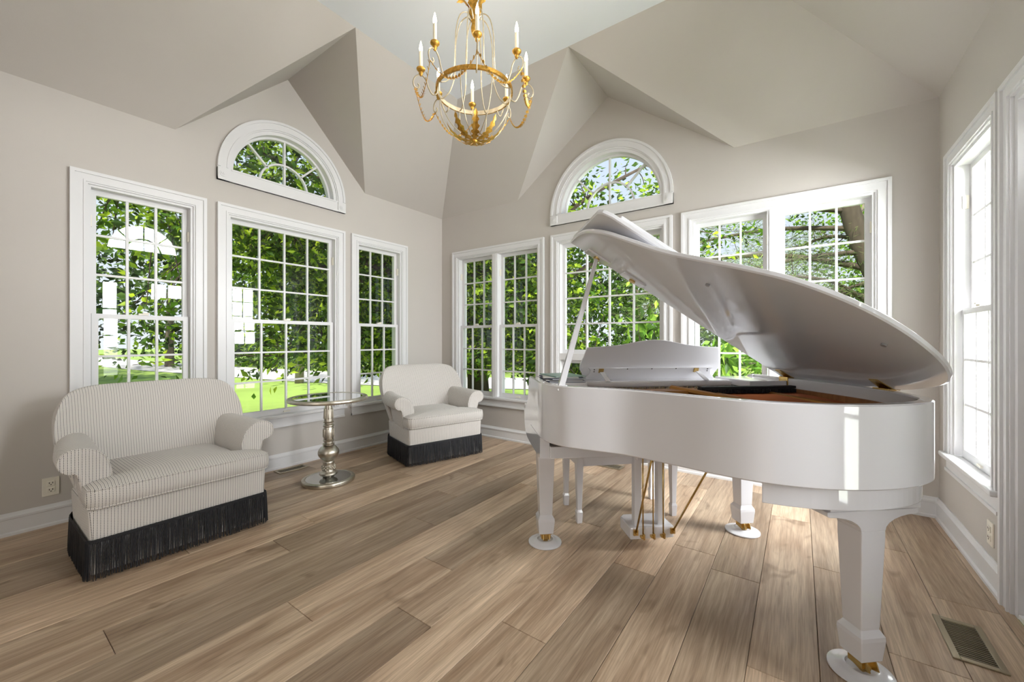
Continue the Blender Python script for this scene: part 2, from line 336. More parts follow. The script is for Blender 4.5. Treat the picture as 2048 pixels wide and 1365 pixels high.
def window(m, s0, s1, cols, units=1, rows=3, split=1.36, picture=False, name=None):
    WN[0] += 1
    a, b_, zt = s0+CW, s1-CW, ZT-CW
    f = MB(); j = .016
    mbox(f, m, a-.002, a+j, -.003, .148, ZB-.03, zt); mbox(f, m, b_-j, b_+.002, -.003, .148, ZB-.03, zt); mbox(f, m, a+j, b_-j, -.003, .148, zt-j, zt+.002); mbox(f, m, a+j, b_-j, .028, .16, ZB-.03, ZB-.001)
    us = [(a+j, b_-j)]
    if units == 2:
        c = (a+b_)/2; mbox(f, m, c-.042, c+.042, -.016, .14, ZB, zt-j); mbox(f, m, c-.026, c+.026, -.022, -.016, ZB, zt-j); us = [(a+j, c-.042), (c+.042, b_-j)]
    w = tag(f.obj('window_%d' % WN[0], 'trim'), kind='structure')
    c = MB(); casing(c, m, s0, s1, ZB, ZT); c.obj('casing', 'trim', w)
    c = MB(); mbox(c, m, s0-.012, s1+.012, -.05, .028, ZB-.028, ZB); c.obj('stool', 'trim', w, bevel=.006)
    c = MB(); mbox(c, m, s0+.005, s1-.005, -.018, 0, ZB-.115, ZB-.028); mbox(c, m, s0+.005, s1-.005, -.026, 0, ZB-.115, ZB-.097); c.obj('apron', 'trim', w)
    for sa, sb in us:
        if picture:
            sash(w, m, sa, sb, 1.05, zt-j, .06, .10, cols, 4); sash(w, m, sa, sb, ZB, .98, .06, .10, cols, 2)
            r = MB(); mbox(r, m, sa, sb, .0, .13, .98, 1.05); r.obj('mid_rail', 'trim', w)
        else:
            sash(w, m, sa, sb, split-.012, zt-j, .062, .092, cols, rows, rb=.03)
            sash(w, m, sa+.006, sb-.006, ZB, split+.02, .028, .058, cols, rows, rt=.032, rb=.05, lock=split+.02)
            p = MB(); cc = (sa+sb)/2; mbox(p, m, cc-.03, cc+.03,   .018, .028, ZB+.014, ZB+.026); p.obj('sash_lift', 'outlet', w)
            for q in (sa, sb):
                p = MB(); sg = 1 if q == sa else -1; mbox(p, m, q, q+sg*.008, .030, .056, 1.98, 2.06); p.obj('sash_stop', 'outlet', w)
    return w
window(mA, *WA[0], 3); window(mA, *WA[1], 4); window(mA, *WA[2], 3)
window(mB, *WB[0], 3, units=2); window(mB, *WB[1], 4, picture=True); window(mB, *WB[2], 3, units=2)
window(mC, *WC, 3)
def arch(m, c, zc, ro, rg, band):
    WN[0] += 1; n = 36
    ring = lambda r, d, a0=0, a1=PI: [m(c+r*math.cos(a0+(a1-a0)*k/n), d, zc+r*math.sin(a0+(a1-a0)*k/n)) for k in range(n+1)]
    def hoop(b, r0, r1, d0, d1, a0=0, a1=PI):
        R = [ring(r0, d0, a0, a1), ring(r1, d0, a0, a1), ring(r1, d1, a0, a1), ring(r0, d1, a0, a1)]
        b.loft([[R[q][k] for q in range(4)] for k in range(n+1)])
    f = MB(); hoop(f, rg+.02, rg+.062, -.003, .14); mbox(f, m, c-rg-.06, c+rg+.06, -.003, .14, zc-.03, zc)
    w = tag(f.obj('window_%d' % WN[0], 'trim', auto=35), kind='structure')
    b = MB()
    for r0, r1, pr in ((ro-.022, ro, .03), (ro-.065, ro-.022, .02), (ro-.078, ro-.065, .025), (rg+.05, ro-.078, .014)): hoop(b, r0, r1, -pr, 0)
    b.obj('casing', 'trim', w, auto=35)
    b = MB(); mbox(b, m, c-ro, c+ro, -.02, 0, zc-band, zc); mbox(b, m, c-ro, c+ro, -.03, 0, zc-band, zc-band+.02); mbox(b, m, c-ro+.1, c+ro-.1, -.026, 0, zc-.014, zc); b.obj('base_casing', 'trim', w)
    for s in (-1, 1):
        b = MB(); x = c+s*(ro-.042); mbox(b, m, x-.042, x+.042, -.034, 0, zc-band, zc-.01)
        for r, d in ((.03, .038), (.02, .042), (.01, .046)): b.loft([[m(x+r*math.cos(2*PI*k/16), -q, zc-band/2+r*math.sin(2*PI*k/16)) for k in range(16)] for q in (.03, d)])
        b.obj('corner_block', 'trim', w)
    b = MB(); hoop(b, rg, rg+.022, .06, .10); mbox(b, m, c-rg-.02, c+rg+.02, .06, .10, zc, zc+.022); ri = rg*.5
    hoop(b, ri-.008, ri+.008, .066, .094); mbox(b, m, c-.008, c+.008, .064, .096, zc, zc+rg)
    for s in (-1, 1):
        a = PI/2-s*PI/4; ux, uz = math.cos(a), math.sin(a); px, pz = -uz*.008, ux*.008
        Q = [(ri*ux+px, ri*uz+pz), (ri*ux-px, ri*uz-pz), (rg*ux-px, rg*uz-pz), (rg*ux+px, rg*uz+pz)]
        b.loft([[m(c+q[0], d, zc+q[1]) for q in Q] for d in (.066, .094)])
    so = b.obj('sash', 'trim', w, auto=35)
    for r0, r1, a0, a1 in ((0, ri, 0, PI/2), (0, ri, PI/2, PI), (ri, rg, 0, PI/4), (ri, rg, PI/4, PI/2), (ri, rg, PI/2, .75*PI), (ri, rg, .75*PI, PI)):
        k = 8; A = [a0+(a1-a0)*i/k for i in range(k+1)]
        poly = [(r1*math.cos(t), r1*math.sin(t)) for t in A]+([(0, 0)] if r0 == 0 else [(r0*math.cos(t), r0*math.sin(t)) for t in A[::-1]])
        p = MB(); p.loft([[m(c+q[0], d, zc+q[1]) for q in poly] for d in (.078, .082)]); p.obj('pane', 'glass', so)
arch(mA, -2.0125, 2.645, .5735, .435, .11); arch(mB, 2.352, 2.56, .645, .505, .11); arch(mC, -2.0125, 2.645, .5735, .435, .11)
# glazed door in the right wall
f = MB(); a, b_, zt = DOOR[0]+CW, DOOR[1]-CW, ZT-CW
mbox(f, mC, a-.002, a+.03, -.003, .148, 0, zt); mbox(f, mC, b_-.03, b_+.002, -.003, .148, 0, zt); mbox(f, mC, a+.03, b_-.03, -.003, .148, zt-.03, zt+.002); mbox(f, mC, a+.03, b_-.03, 0, .16, 0, .02)
dr = tag(f.obj('door_1', 'trim'), kind='structure')
c = MB(); casing(c, mC, *DOOR, 0, ZT); c.obj('casing', 'trim', dr)
w3 = (b_-a-.06)/2
for i in range(2):
    s0, s1 = a+.03+i*w3, a+.03+(i+1)*w3
    if i == 0:
        lf = sash(dr, mC, s0, s1, .02, zt-.03, .05, .095, 1, 4, st=.325, rt=.12, rb=.40, mun=.02); lf.name = 'door_leaf'; continue
    lf = sash(dr, mC, s0, s1, 1.80, zt-.03, .05, .095, 3, 1, st=.09, rt=.09, rb=.08, mun=.02); lf.name = 'door_leaf'
    k = MB(); mbox(k, mC, s0, s0+.11, .05, .095, .02, 1.80); mbox(k, mC, s1-.11, s1, .05, .095, .02, 1.80)
    for z0, z1 in ((.02, .24), (.92, 1.04), (1.70, 1.80)): mbox(k, mC, s0+.11, s1-.11, .05, .095, z0, z1)
    sm = (s0+s1)/2; mbox(k, mC, sm-.05, sm+.05, .05, .095, .24, 1.70); k.obj('door_frame', 'trim', lf)
    for z0, z1 in ((.24, .92), (1.04, 1.70)):
        for p0, p1 in ((s0+.11, sm-.05), (sm+.05, s1-.11)):
            k = MB(); mbox(k, mC, p0, p1, .065, .085, z0, z1); mbox(k, mC, p0+.035, p1-.035, .055, .065, z0+.035, z1-.035); k.obj('door_panel', 'trim', lf, bevel=.004)
    if i == 1:
        k = MB(); y = s0+.055; k.tube([mC(y, .05, 1.0), mC(y, -.015, 1.0), mC(y+.10, -.02, 1.0)], .009, 8); k.obj('door_handle', 'brass', lf, smooth=True)
# outlets and floor registers
def outlet(m, s, z, label, sw=False):
    o = tag(MB().obj('x', None), None); bpy.data.objects.remove(o)
    e = empty('wall_outlet', m(s, 0, z-.058), label=label, cat='outlet', group='wall outlets'); off = Vector(e.location)
    def P(name, mt, parent, *bx):
        b = MB()
        for q in bx: mbox(b, m, *q)
        b.v = [tuple(Vector(v)-off) for v in b.v]; return b.obj(name, mt, parent, bevel=.002)
    P('plate', 'outlet', e, (s-.037, s+.037, -.007, 0, z-.058, z+.058))
    for dz in (-.021, .021):
        r = P('receptacle', 'outlet', e, (s-.017, s+.017, -.011, -.006, z+dz-.015, z+dz+.015))
        P('slot', 'dark', r, (s-.009, s-.006, -.0118, -.0105, z+dz-.002, z+dz+.009), (s+.006, s+.009, -.0118, -.0105, z+dz-.002, z+dz+.009), (s-.003, s+.003, -.0118, -.0105, z+dz-.010, z+dz-.005))
outlet(mA, -3.493, .25, 'almond double wall outlet on the left wall beside the near armchair')
outlet(mC, -.903, .25, 'double wall outlet under the narrow window on the right wall')
def register(x0, x1, y0, y1, label, along):
    e = empty('floor_register', ((x0+x1)/2, (y0+y1)/2, 0), label=label, cat='floor vent', group='metal floor registers'); hx, hy = (x1-x0)/2, (y1-y0)/2; w = .022
    b = MB()
    for q in (((-hx, -hy, 0), (-hx+w, hy, .006)), ((hx-w, -hy, 0), (hx, hy, .006)), ((-hx+w, -hy, 0), (hx-w, -hy+w, .006)), ((-hx+w, hy-w, 0), (hx-w, hy, .006))): b.box(*q)
    b.obj('frame', 'vent', e, bevel=.002)
    MB().box((-hx+w, -hy+w, .0002), (hx-w, hy-w, .0012)).obj('duct', 'dark', e)
    n = 19; L = 2*(hy-w) if along == 'y' else 2*(hx-w); me = None
    for i in range(n):
        t = -L/2+L*(i+.5)/n
        if me is None:
            bb = MB().box((-hx+w, -.0017, .001), (hx-w, .0017, .005)) if along == 'y' else MB().box((-.0017, -hy+w, .001), (.0017, hy-w, .005)); o = bb.obj('slat', 'vent', e); me = o.data
        else: o = link('slat', me, None, e)
        o.location = (0, t, 0) if along == 'y' else (t, 0, 0)
register(4.405, 4.548, -1.67, -1.375, 'tan floor register in front of the right wall near the piano leg', 'y')
register(.06, .18, -2.17, -1.905, 'dark floor register along the left wall behind the round table', 'y')
register(2.30, 2.60, -.30, -.17, 'floor register by the back wall behind the piano bench', 'x')
# ------------------------------------------------------------------ armchairs
def boxuv(me, arm=False):
    ul = me.uv_layers.new(name='uv'); 
    for p in me.polygons:
        n = p.normal
        for li in p.loop_indices:
            v = me.vertices[me.loops[li].vertex_index].co
            if arm: u = (v.y, v.z) if n.x > .6 else (v.x, v.z*.9+abs(v.y))
            elif abs(n.y) > max(abs(n.x), abs(n.z)): u = (v.x, v.z)
            elif abs(n.z) > abs(n.x): u = (v.y, v.x)
            else: u = (v.y, v.z)
            ul.data[li].uv = u
def fab(b, name, parent, arm=False, **k):
    o = b.obj(name, 'fabric', parent, smooth=True, **k); boxuv(o.data, arm); return o
def rrect(x0, x1, y0, y1, r, n=5):
    out = []
    for cx, cy, a in ((x1-r, y1-r, 0), (x0+r, y1-r, PI/2), (x0+r, y0+r, PI), (x1-r, y0+r, 1.5*PI)):
        out += [(cx+r*math.cos(a+PI/2*k/n), cy+r*math.sin(a+PI/2*k/n)) for k in range(n+1)]
    return out
def resample(poly, step):
    P = [np.array(p) for p in poly]+[np.array(poly[0])]; out = []; acc = 0; nxt = 0
    for a, b in zip(P[:-1], P[1:]):
        L = np.linalg.norm(b-a)
        while nxt <= acc+L-1e-9: out.append(tuple(a+(b-a)*(nxt-acc)/L)); nxt += step
        acc += L
    return out
def armchair(label):
    e = empty('armchair', label=label, cat='armchair', group='striped armchairs with black fringe')
    base = [p for p in rrect(-.72, 0, -.405, .405, .03)]
    base = rrect(-.72, 0, -.405, .405, .03)[:6]+[(-.72+.24+.24*math.cos(a), .405-.24+.24*math.sin(a)) for a in [PI/2+PI/2*k/8 for k in range(9)]]+[(-.72+.24+.24*math.cos(a), -.405+.24+.24*math.sin(a)) for a in [PI+PI/2*k/8 for k in range(9)]]+rrect(-.72, 0, -.405, .405, .03)[18:]
    b = MB(); b.loft([[(p[0], p[1], z) for p in inset(base, i)] for z, i in ((.03, .012), (.2, .006), (.34, 0), (.352, .004), (.358, .015))]); fab(b, 'base', e, auto=50)
    # outer side panels leaning out to the arms
    T = rrect(-.66, .035, -.415, .415, .035)
    T = [(-.135, .415-.0), (-.62, .29)]
    cush = [(.035-.03, .413), (.035, .38), (.035, -.38), (.035-.03, -.413), (-.125, -.413), (-.14, -.395), (-.145, -.30), (-.62, -.285), (-.62, .285), (-.145, .30), (-.14, .395), (-.125, .413)][::-1]
    cush = [tuple(p) for q in range(len(cush)) for p in (lambda a, c: [a, (a[0]*.667+c[0]*.333, a[1]*.667+c[1]*.333), (a[0]*.333+c[0]*.667, a[1]*.333+c[1]*.667)])(cush[q], cush[(q+1) % len(cush)])]
    b = MB(); rings = [[(p[0], p[1], z) for p in inset(cush, i)] for z, i in ((.357, .03), (.362, .012), (.375, .001), (.41, -.004), (.447, .001), (.461, .012), (.468, .03))]
    C = (-.12, 0)
    for k, z in ((.8, .482), (.55, .494), (.25, .50)): rings.append([(C[0]+(p[0]-C[0])*k, C[1]+(p[1]-C[1])*k, z) for p in inset(cush, .03)])
    b.loft(rings); cu = fab(b, 'seat_cushion', e, auto=60)
    for z in (.457, .366):
        pp = [(p[0], p[1], z) for p in inset(cush, .006)]; o = MB().tube(pp+[pp[0]], .0045, 6).obj('piping', 'fabric', cu, smooth=True); boxuv(o.data)
    # rolled arms
    for s in (-1, 1):
        prof = [(.400, .30), (.418, .43), (.432, .515), (.455, .522), (.482, .538), (.498, .572), (.494, .610), (.470, .638), (.434, .650), (.392, .646), (.352, .626), (.322, .592), (.304, .54), (.297, .48), (.296, .36), (.296, .30)]
        prof = crom(prof, 2)
        b = MB(); rr = []
        for x, i, dz in ((-.112, .035, 0), (-.108, .016, 0), (-.115, .004, 0), (-.13, 0, 0), (-.30, 0, .0), (-.45, -.002, .004), (-.56, -.004, .008), (-.60, 0, .008)):
            q = inset(prof, i) if i else prof
            rr.append([(x, s*(p[0]-max(0, -.25-x)*.13*min(1, max(0, (p[0]-.3)/.1))), p[1]+dz*max(0, (p[1]-.5)/.19)) for p in q])
        b.loft(rr if s < 0 else [r[::-1] for r in rr]); ar = fab(b, 'arm', e, arm=True, auto=60)
        pp = [(-.114, s*p[0], p[1]) for p in inset(prof, .006)[3:27]]; o = MB().tube(pp, .0042, 6).obj('piping', 'fabric', ar, smooth=True); boxuv(o.data)
    # wrapped back
    NS, NT = 29, 13
    def bp(s, t, side):
        top = .66+.262*(max(0, 1-abs(s)**7))**.45
        z = .33+(top-.33)*t; w = .385+.118*min(1, (z-.33)/.40)
        a = abs(s)
        x = -.535-.17*((z-.33)/.6)+.11*a**2.6
        edge = max(0, 1-(1-t)*5); se = max(0, (a-.86)/.14)
        th = .15*(1-.25*t)-.055*edge*edge-.03*se
        y = s*w; y *= (1-.06*edge*edge*(a > .5))
        if side: x -= th; y *= 1.0+.01*(1-se)
        elif edge > 0: x -= .03*edge*edge
        return (x, y, z)
    V = []; F = []
    for side in (0, 1):
        for j in range(NT):
            for i in range(NS): V.append(bp(-1+2*i/(NS-1), j/(NT-1), side))
    q = NS*NT; ix = lambda i, j, sd: sd*q+j*NS+i
    for j in range(NT-1):
        for i in range(NS-1): F.append((ix(i, j, 0), ix(i+1, j, 0), ix(i+1, j+1, 0), ix(i, j+1, 0))); F.append((ix(i, j, 1), ix(i, j+1, 1), ix(i+1, j+1, 1), ix(i+1, j, 1)))
    for i in range(NS-1): F.append((ix(i, NT-1, 0), ix(i+1, NT-1, 0), ix(i+1, NT-1, 1), ix(i, NT-1, 1))); F.append((ix(i, 0, 1), ix(i+1, 0, 1), ix(i+1, 0, 0), ix(i, 0, 0)))
    for j in range(NT-1): F.append((ix(0, j, 1), ix(0, j, 0), ix(0, j+1, 0), ix(0, j+1, 1))); F.append((ix(NS-1, j, 0), ix(NS-1, j, 1), ix(NS-1, j+1, 1), ix(NS-1, j+1, 0)))
    fab(MB().add(V, F), 'backrest', e, subsurf=2)
    # fringe skirt
    o = MB().loft([[(p[0], p[1], z) for p in inset(base, i)] for z, i in ((.188, -.004), (.192, -.008), (.204, -.008), (.208, -.004))], cap=False).obj('fringe_band', 'cord', e)
    b = MB()
    for p0 in resample(inset(base, -.007), .0058):
        p1 = (-.36+(p0[0]+.36)*1.012, p0[1]*1.012)
        dx, dy = random.gauss(0, .0014), random.gauss(0, .0014); r = random.uniform(.0015, .0027); z0 = .006+random.random()*.012
        b.loft([[(p0[0]+ox*r, p0[1]+oy*r, .195) for ox, oy in ((1, 1), (-1, 1), (-1, -1), (1, -1))], [(p1[0]*.6+p0[0]*.4+dx*.6+ox*r, p1[1]*.6+p0[1]*.4+dy*.6+oy*r, .10) for ox, oy in ((1, 1), (-1, 1), (-1, -1), (1, -1))],
                [(p1[0]+dx+ox*r*.8, p1[1]+dy+oy*r*.8, z0) for ox, oy in ((1, 1), (-1, 1), (-1, -1), (1, -1))]])
    tag(b.obj('fringe', 'cord', e), kind='stuff', label='black bullion fringe hanging to the floor')
    return e
ch = armchair('large striped cream armchair with black fringe nearest the camera under the left windows'); ch.location = (1.10, -3.07, 0)
ch2 = copy_tree(ch); ch2['label'] = 'striped cream armchair with black fringe in the far corner beyond the round table'
ch2.location = (1.095, -1.0, 0); ch2.rotation_euler = (0, 0, -math.radians(17.5))
# ------------------------------------------------------------------ round pedestal table
tb = empty('side_table', (.685, -2.003, 0), label='round silver pedestal table with mirrored top between the two armchairs', cat='table')
MB().lathe([(.200, .0), (.208, .004), (.210, .02), (.206, .03), (.196, .034), (.182, .034), (.178, .030), (.04, .030)], n=48).obj('base', 'silver', tb, auto=40)
MB().lathe([(.177, .0305), (.177, .032), (.01, .032)], n=48).obj('base_mirror', 'mirror', tb)
MB().lathe([(.045, .032), (.045, .05), (.068, .055), (.074, .066), (.066, .078), (.05, .084), (.046, .10), (.048, .125), (.042, .14), (.044, .155), (.047, .16), (.040, .17), (.034, .178)], n=32).obj('foot_turning', 'silver', tb, smooth=True)
b = MB()
for k in range(12):
    a = 2*PI*k/12; c, s = math.cos(a), math.sin(a)
    for q, (r, z) in enumerate(((.049, .105), (.051, .118), (.048, .13))): b.lathe([(.001, -.008), (.008, -.003), (.008, .004), (.001, .009)], (r*math.cos(a+q*.26), r*math.sin(a+q*.26), z), 6)
b.obj('leaf_carving', 'silver', tb, smooth=True)
MB().lathe([(.036, .178)]+[(.038+.046*math.sin(PI*k/14)**.8, .178+.128*k/14) for k in range(1, 14)]+[(.034, .306)], n=32).obj('ball', 'silver', tb, smooth=True)
MB().lathe([(0.0398, .306), (0.0468, .309), (0.0468, .318), (0.0363, .323), (0.0351, .335), (0.0421, .338), (0.0433, .346), (0.0374, .350), (0.0392, .36), (0.0386, .45), (0.0351, .458), (0.0421, .462), (0.0445, .470), (0.0410, .478), (0.0328, .482), (0.0328, .492), (0.0410, .495), (0.0421, .502), (0.0363, .506), (0.0351, .52), (0.0304, .62), (0.0260, .655), (0.0500, .67), (0.0600, .682)], n=32).obj('column', 'silver', tb, auto=50)
for k in range(8):
    a = 2*PI*k/8+.2; c, s = math.cos(a), math.sin(a)
    MB().tube([(c*.039, s*.039, .372), (c*.0405, s*.0405, .378), (c*.040, s*.040, .437), (c*.037, s*.037, .443)], .005, 6).obj('reed', 'silver', tb, smooth=True)
    MB().tube([(c*.0345, s*.0345, .528), (c*.036, s*.036, .534), (c*.032, s*.032, .608), (c*.030, s*.030, .614)], .0045, 6).obj('reed', 'silver', tb, smooth=True)
MB().lathe([(.06, .680), (.295, .682), (.310, .686), (.314, .694), (.314, .706), (.308, .714), (.296, .716), (.272, .714), (.27, .710)], n=64).obj('top', 'silver', tb, auto=40)
MB().lathe([(.27, .7105), (.27, .7125), (.02, .7125)], n=64).obj('mirror', 'mirror', tb)
# ------------------------------------------------------------------ grand piano (u to the bass side, v to the tail)
PO = (3.1793, -1.4020); PR = math.atan2(.66716, .74492)
pn = empty('grand_piano', (PO[0], PO[1], 0), PR, label='white glossy baby grand piano with raised lid and brass hardware', cat='piano')
L3 = lambda u, v, z=0: (u, -v, z)        # piano plan to local space
OUT = [(-.72, .02), (-.72, .20), (-.72, .36), (-.695, .455), (-.64, .535), (-.55, .600), (-.41, .695), (-.285, .835), (-.185, .955), (-.075, 1.06), (.06, 1.132), (.20, 1.164), (.34, 1.164), (.475, 1.135), (.585, 1.07), (.655, .96), (.70, .83), (.72, .68), (.72, .45), (.72, .20), (.72, .02)]
OC = crom(OUT, 5); ZRT, ZRB = .986, .705
def offset_open(P, d):
    o = []
    for i in range(len(P)):
        a = np.array(P[max(0, i-1)]); c = np.array(P[min(len(P)-1, i+1)]); t = c-a; t /= np.linalg.norm(t); o.append((P[i][0]+t[1]*d, P[i][1]-t[0]*d))
    return o
IN = offset_open(OC, .042)
rings = []
e = .005
IE = offset_open(OC, e); II = offset_open(OC, .042-e)
for o, oe, ie, i in zip(OC, IE, II, IN):
    rings.append([L3(*o, ZRB+e), L3(*o, ZRT-e), L3(*oe, ZRT-.0015), L3(*oe, ZRT), L3(*ie, ZRT), L3(*i, ZRT-e), L3(*i, ZRB), L3(*oe, ZRB)])
MB().loft(rings).obj('rim', 'piano', pn, auto=35)
IN2 = offset_open(OC, .075)
MB().loft([[L3(*p, .80) for p in IN2], [L3(*p, .815) for p in IN2]]).obj('soundboard', 'wood_inner', pn)
MB().loft([[L3(*i, z) for z in (.80, .93, .935)]+[L3(*j, .935), L3(*j, .80)] for i, j in zip(offset_open(OC, .043), offset_open(OC, .06))]).obj('inner_rim', 'wood_inner', pn)
b = MB(); b.loft([[L3(*i, .895), L3(*i, .905), L3(*j, .905), L3(*j, .895)] for i, j in zip(offset_open(OC, .062)[8:-6], offset_open(OC, .15)[8:-6])])
for u0, v0, u1, v1 in ((-.50, .22, -.42, .56), (-.18, .22, -.10, .80), (.16, .22, .22, 1.0), (.46, .22, .50, .94)):
    b.tube([L3(u0, v0, .915), L3(u1, v1, .91)], .018, 8)
b.box(L3(-.66, .20, .885), L3(.66, .34, .905)); b.box(L3(-.62, .36, .90), L3(.08, .46, .945)); b.tube([L3(-.02, .34, .945), L3(.12, .78, .93)], .016, 8); b.obj('iron_plate', 'iron_gold', pn)
b = MB()
for k in range(70):
    u = -.62+1.24*k/69; v1 = .5+.55*min(1, (k/45)**1.1) if k < 55 else .98
    b.tube([L3(u, .32, .925), L3(u*.75+.12, v1*.93, .912)], .0016 if k < 45 else .0028, 4, cap=False)
tag(b.obj('strings', 'copper_string', pn), kind='stuff')
b = MB()
for k in range(70):
    u = -.62+1.24*k/69
    for q in range(2): b.tube([L3(u, .225+.03*q+.012*(k % 3), .90), L3(u, .225+.03*q+.012*(k % 3), .94)], .003, 5)
tag(b.obj('tuning_pins', 'champagne', pn), kind='stuff')
MB().box(L3(.10, .385, .945), L3(.62, .42, .958)).obj('damper_rail', 'black_felt', pn)
b = MB()
for k in range(56): u = .12+.49*k/55; b.box(L3(u-.003, .35, .925), L3(u+.003, .43, .944))
tag(b.obj('dampers', 'black_felt', pn), kind='stuff')
# arms and keybed
ap = crom([(.03, .986), (-.015, .975), (-.045, .93), (-.065, .86), (-.10, .815), (-.15, .80), (-.20, .795), (-.222, .775), (-.225, .735), (-.212, .67), (-.17, .625), (-.10, .603), (.02, .597)], 4)+[(.34, .597), (.34, .704), (.03, .704)]
for s in (-1, 1):
    b = MB(); b.loft([[L3(s*.719, p[0], p[1]) for p in ap], [L3(s*.67, p[0], p[1]) for p in ap]]); b.obj('arm', 'piano', pn, auto=35)
MB().box(L3(-.67, -.20, .60), L3(.67, .36, .66)).obj('keybed', 'piano', pn, bevel=.004)
MB().box(L3(-.67, -.215, .60), L3(.67, -.195, .715)).obj('key_slip', 'piano', pn, bevel=.004)
fb = crom([(-.19, .715), (-.19, .75), (-.17, .775), (-.10, .785), (-.03, .80), (.0, .83), (.005, .90), (.01, .93)], 3)
b = MB(); b.loft([[L3(u, p[0], p[1]) for p in fb]+[L3(u, p[0]+.02, p[1]-.015) for p in fb[::-1]] for u in (-.668, .668)]); b.obj('fallboard', 'piano', pn, auto=40)
# side shelves and music desk
for s in (-1, 1): MB().box(L3(s*.45, -.01, .935), L3(s*.672, .30 if s > 0 else .27, .972)).obj('side_shelf', 'piano', pn, bevel=.004)
MB().box(L3(-.44, -.02, .93), L3(.44, .17, .965)).obj('desk_tray', 'piano', pn, bevel=.012)
dk = empty('music_desk', (0, 0, 0)); dk.parent = pn
top = crom([(-.40, 1.155), (-.33, 1.158), (-.20, 1.170), (-.10, 1.189), (0, 1.199), (.10, 1.189), (.20, 1.170), (.33, 1.158), (.40, 1.155)], 4)
poly = [(-.415, 1.0), (-.43, 1.025), (-.432, 1.05), (-.42, 1.09)]+[tuple(p) for p in top]+[(.42, 1.09), (.432, 1.05), (.43, 1.025), (.415, 1.0), (.40, .964), (-.40, .964)]
tl = lambda u, z, d: L3(u, .035+(z-.98)*.40+d, z)
MB().prism(poly, tl, 0, -.016).obj('desk_panel', 'piano', dk, bevel=.003)
pl2 = [(-.41, .964), (-.375, 1.0), (-.37, 1.02), (-.385, 1.035), (.385, 1.035), (.37, 1.02), (.375, 1.0), (.41, .964)]
MB().prism(pl2, tl, .001, .018).obj('desk_rail', 'piano', dk, bevel=.003)
for u in (-.30, .285):
    b = MB(); b.prism([(u-.014, .966), (u+.014, .966), (u+.003, 1.012), (u-.025, 1.012)], lambda a, z, d: L3(a, .16-(z-.966)*1.6+d, z), 0, .012); st = b.obj('strut', 'piano', dk, bevel=.002)
    MB().prism([(u-.024, 1.005), (u+.004, 1.005), (u+.004, 1.03), (u-.024, 1.03)], tl, .020, .028).obj('hinge', 'brass', st)
b = MB()
for u, z in ((-.35, 1.024), (-.35, 1.012), (.35, 1.024), (.35, 1.012), (-.15, 1.027), (0, 1.027), (.15, 1.027)): b.loft([[tl(u+.0035*math.cos(k*PI/4), z+.0035*math.sin(k*PI/4), d) for k in range(8)] for d in (.017, .0195)])
tag(b.obj('screws', 'dark', dk), kind='stuff')
# lid
LA = math.radians(30.8); ca, sa = math.cos(LA), math.sin(LA); HU, HZ = .728, .979
def LD(s, v, n=0): return L3(HU-s*ca+n*sa, v, HZ+s*sa+n*ca)
LO = [(-.735, .20), (-.735, .36), (-.71, .465), (-.65, .55), (-.555, .617), (-.42, .712), (-.297, .85), (-.197, .97), (-.085, 1.078), (.055, 1.152), (.20, 1.186), (.345, 1.186), (.485, 1.156), (.60, 1.088), (.672, .97), (.716, .835), (.728, .68), (.728, .20)]
LP = crom(LO[:-1], 5)+[LO[-1]]
LP2 = inset(LP, .006)
b = MB(); b.loft([[LD(HU-p[0], p[1], n) for p in P] for P, n in ((LP2, 0), (LP, .005), (LP, .018), (LP2, .023))]); ld = b.obj('lid', 'piano', pn, auto=35)
FL = [(.01, .205), (1.463, .205), (1.463, .58), (1.445, .605), (1.40, .62), (.03, .62), (.01, .60)]
FT = math.radians(3.2)
def FD(p, n): dv = p[1]-.20; return LD(p[0], .20+dv*math.cos(FT), .028+dv*math.sin(FT)+n)
b = MB(); F2 = inset(FL, .005); b.loft([[FD(p, n) for p in P] for P, n in ((F2, 0), (FL, .005), (FL, .018), (F2, .023))]); b.obj('lid_flap', 'piano', pn, auto=35)
b = MB(); FR = [(.06, .55), (1.36, .55), (1.36, .585), (.06, .585)]; b.loft([[FD(p, n) for p in FR] for n in (.023, .055)]); b.obj('flap_batten', 'piano', pn, bevel=.006)
b = MB(); b.tube([LD(.02, .203, .028), LD(1.45, .203, .028)], .005, 8); b.obj('fold_hinge', 'brass', pn, smooth=True)
for s, v in ((1.30, .25), (1.07, .25)):
    b = MB(); P = [(s-.07, v-.035), (s+.07, v-.035), (s+.07, v+.035), (s-.07, v+.035)]
    b.loft([[LD(*p, n) for p in P] for n in (-.010, .001)]); bk = b.obj('prop_block', 'piano', ld, bevel=.004)
    b = MB(); b.loft([[LD(s+.018*math.cos(k*PI/6), v+.018*math.sin(k*PI/6), n) for k in range(12)] for n in (-.018, -.009)]); b.obj('prop_socket', 'brass', ld)
for s, v in ((.90, .70), (.40, 1.07)):
    b = MB(); b.loft([[LD(s+.009*math.cos(k*PI/5), v+.009*math.sin(k*PI/5), n) for k in range(10)] for n in (-.008, .001)]); b.obj('lid_bumper', 'cover_grey', ld)
for v in (.27, .80):
    b = MB(); b.box(L3(.674, v-.032, .937), L3(.684, v+.032, ZRT+.006)); b.box(L3(.674, v-.032, ZRT+.001), L3(.722, v+.032, ZRT+.005)); hg = b.obj('lid_hinge', 'brass', pn, bevel=.002)
    b = MB(); b.loft([[LD(*p, n) for p in ((.0, v-.032), (.10, v-.018), (.10, v+.018), (.0, v+.032))] for n in (-.004, .0)]); b.obj('hinge_leaf', 'brass', hg)
    b = MB(); b.tube([L3(.722, v-.04, ZRT+.005), L3(.722, v+.04, ZRT+.005)], .006, 8); b.obj('hinge_barrel', 'brass', hg, smooth=True)
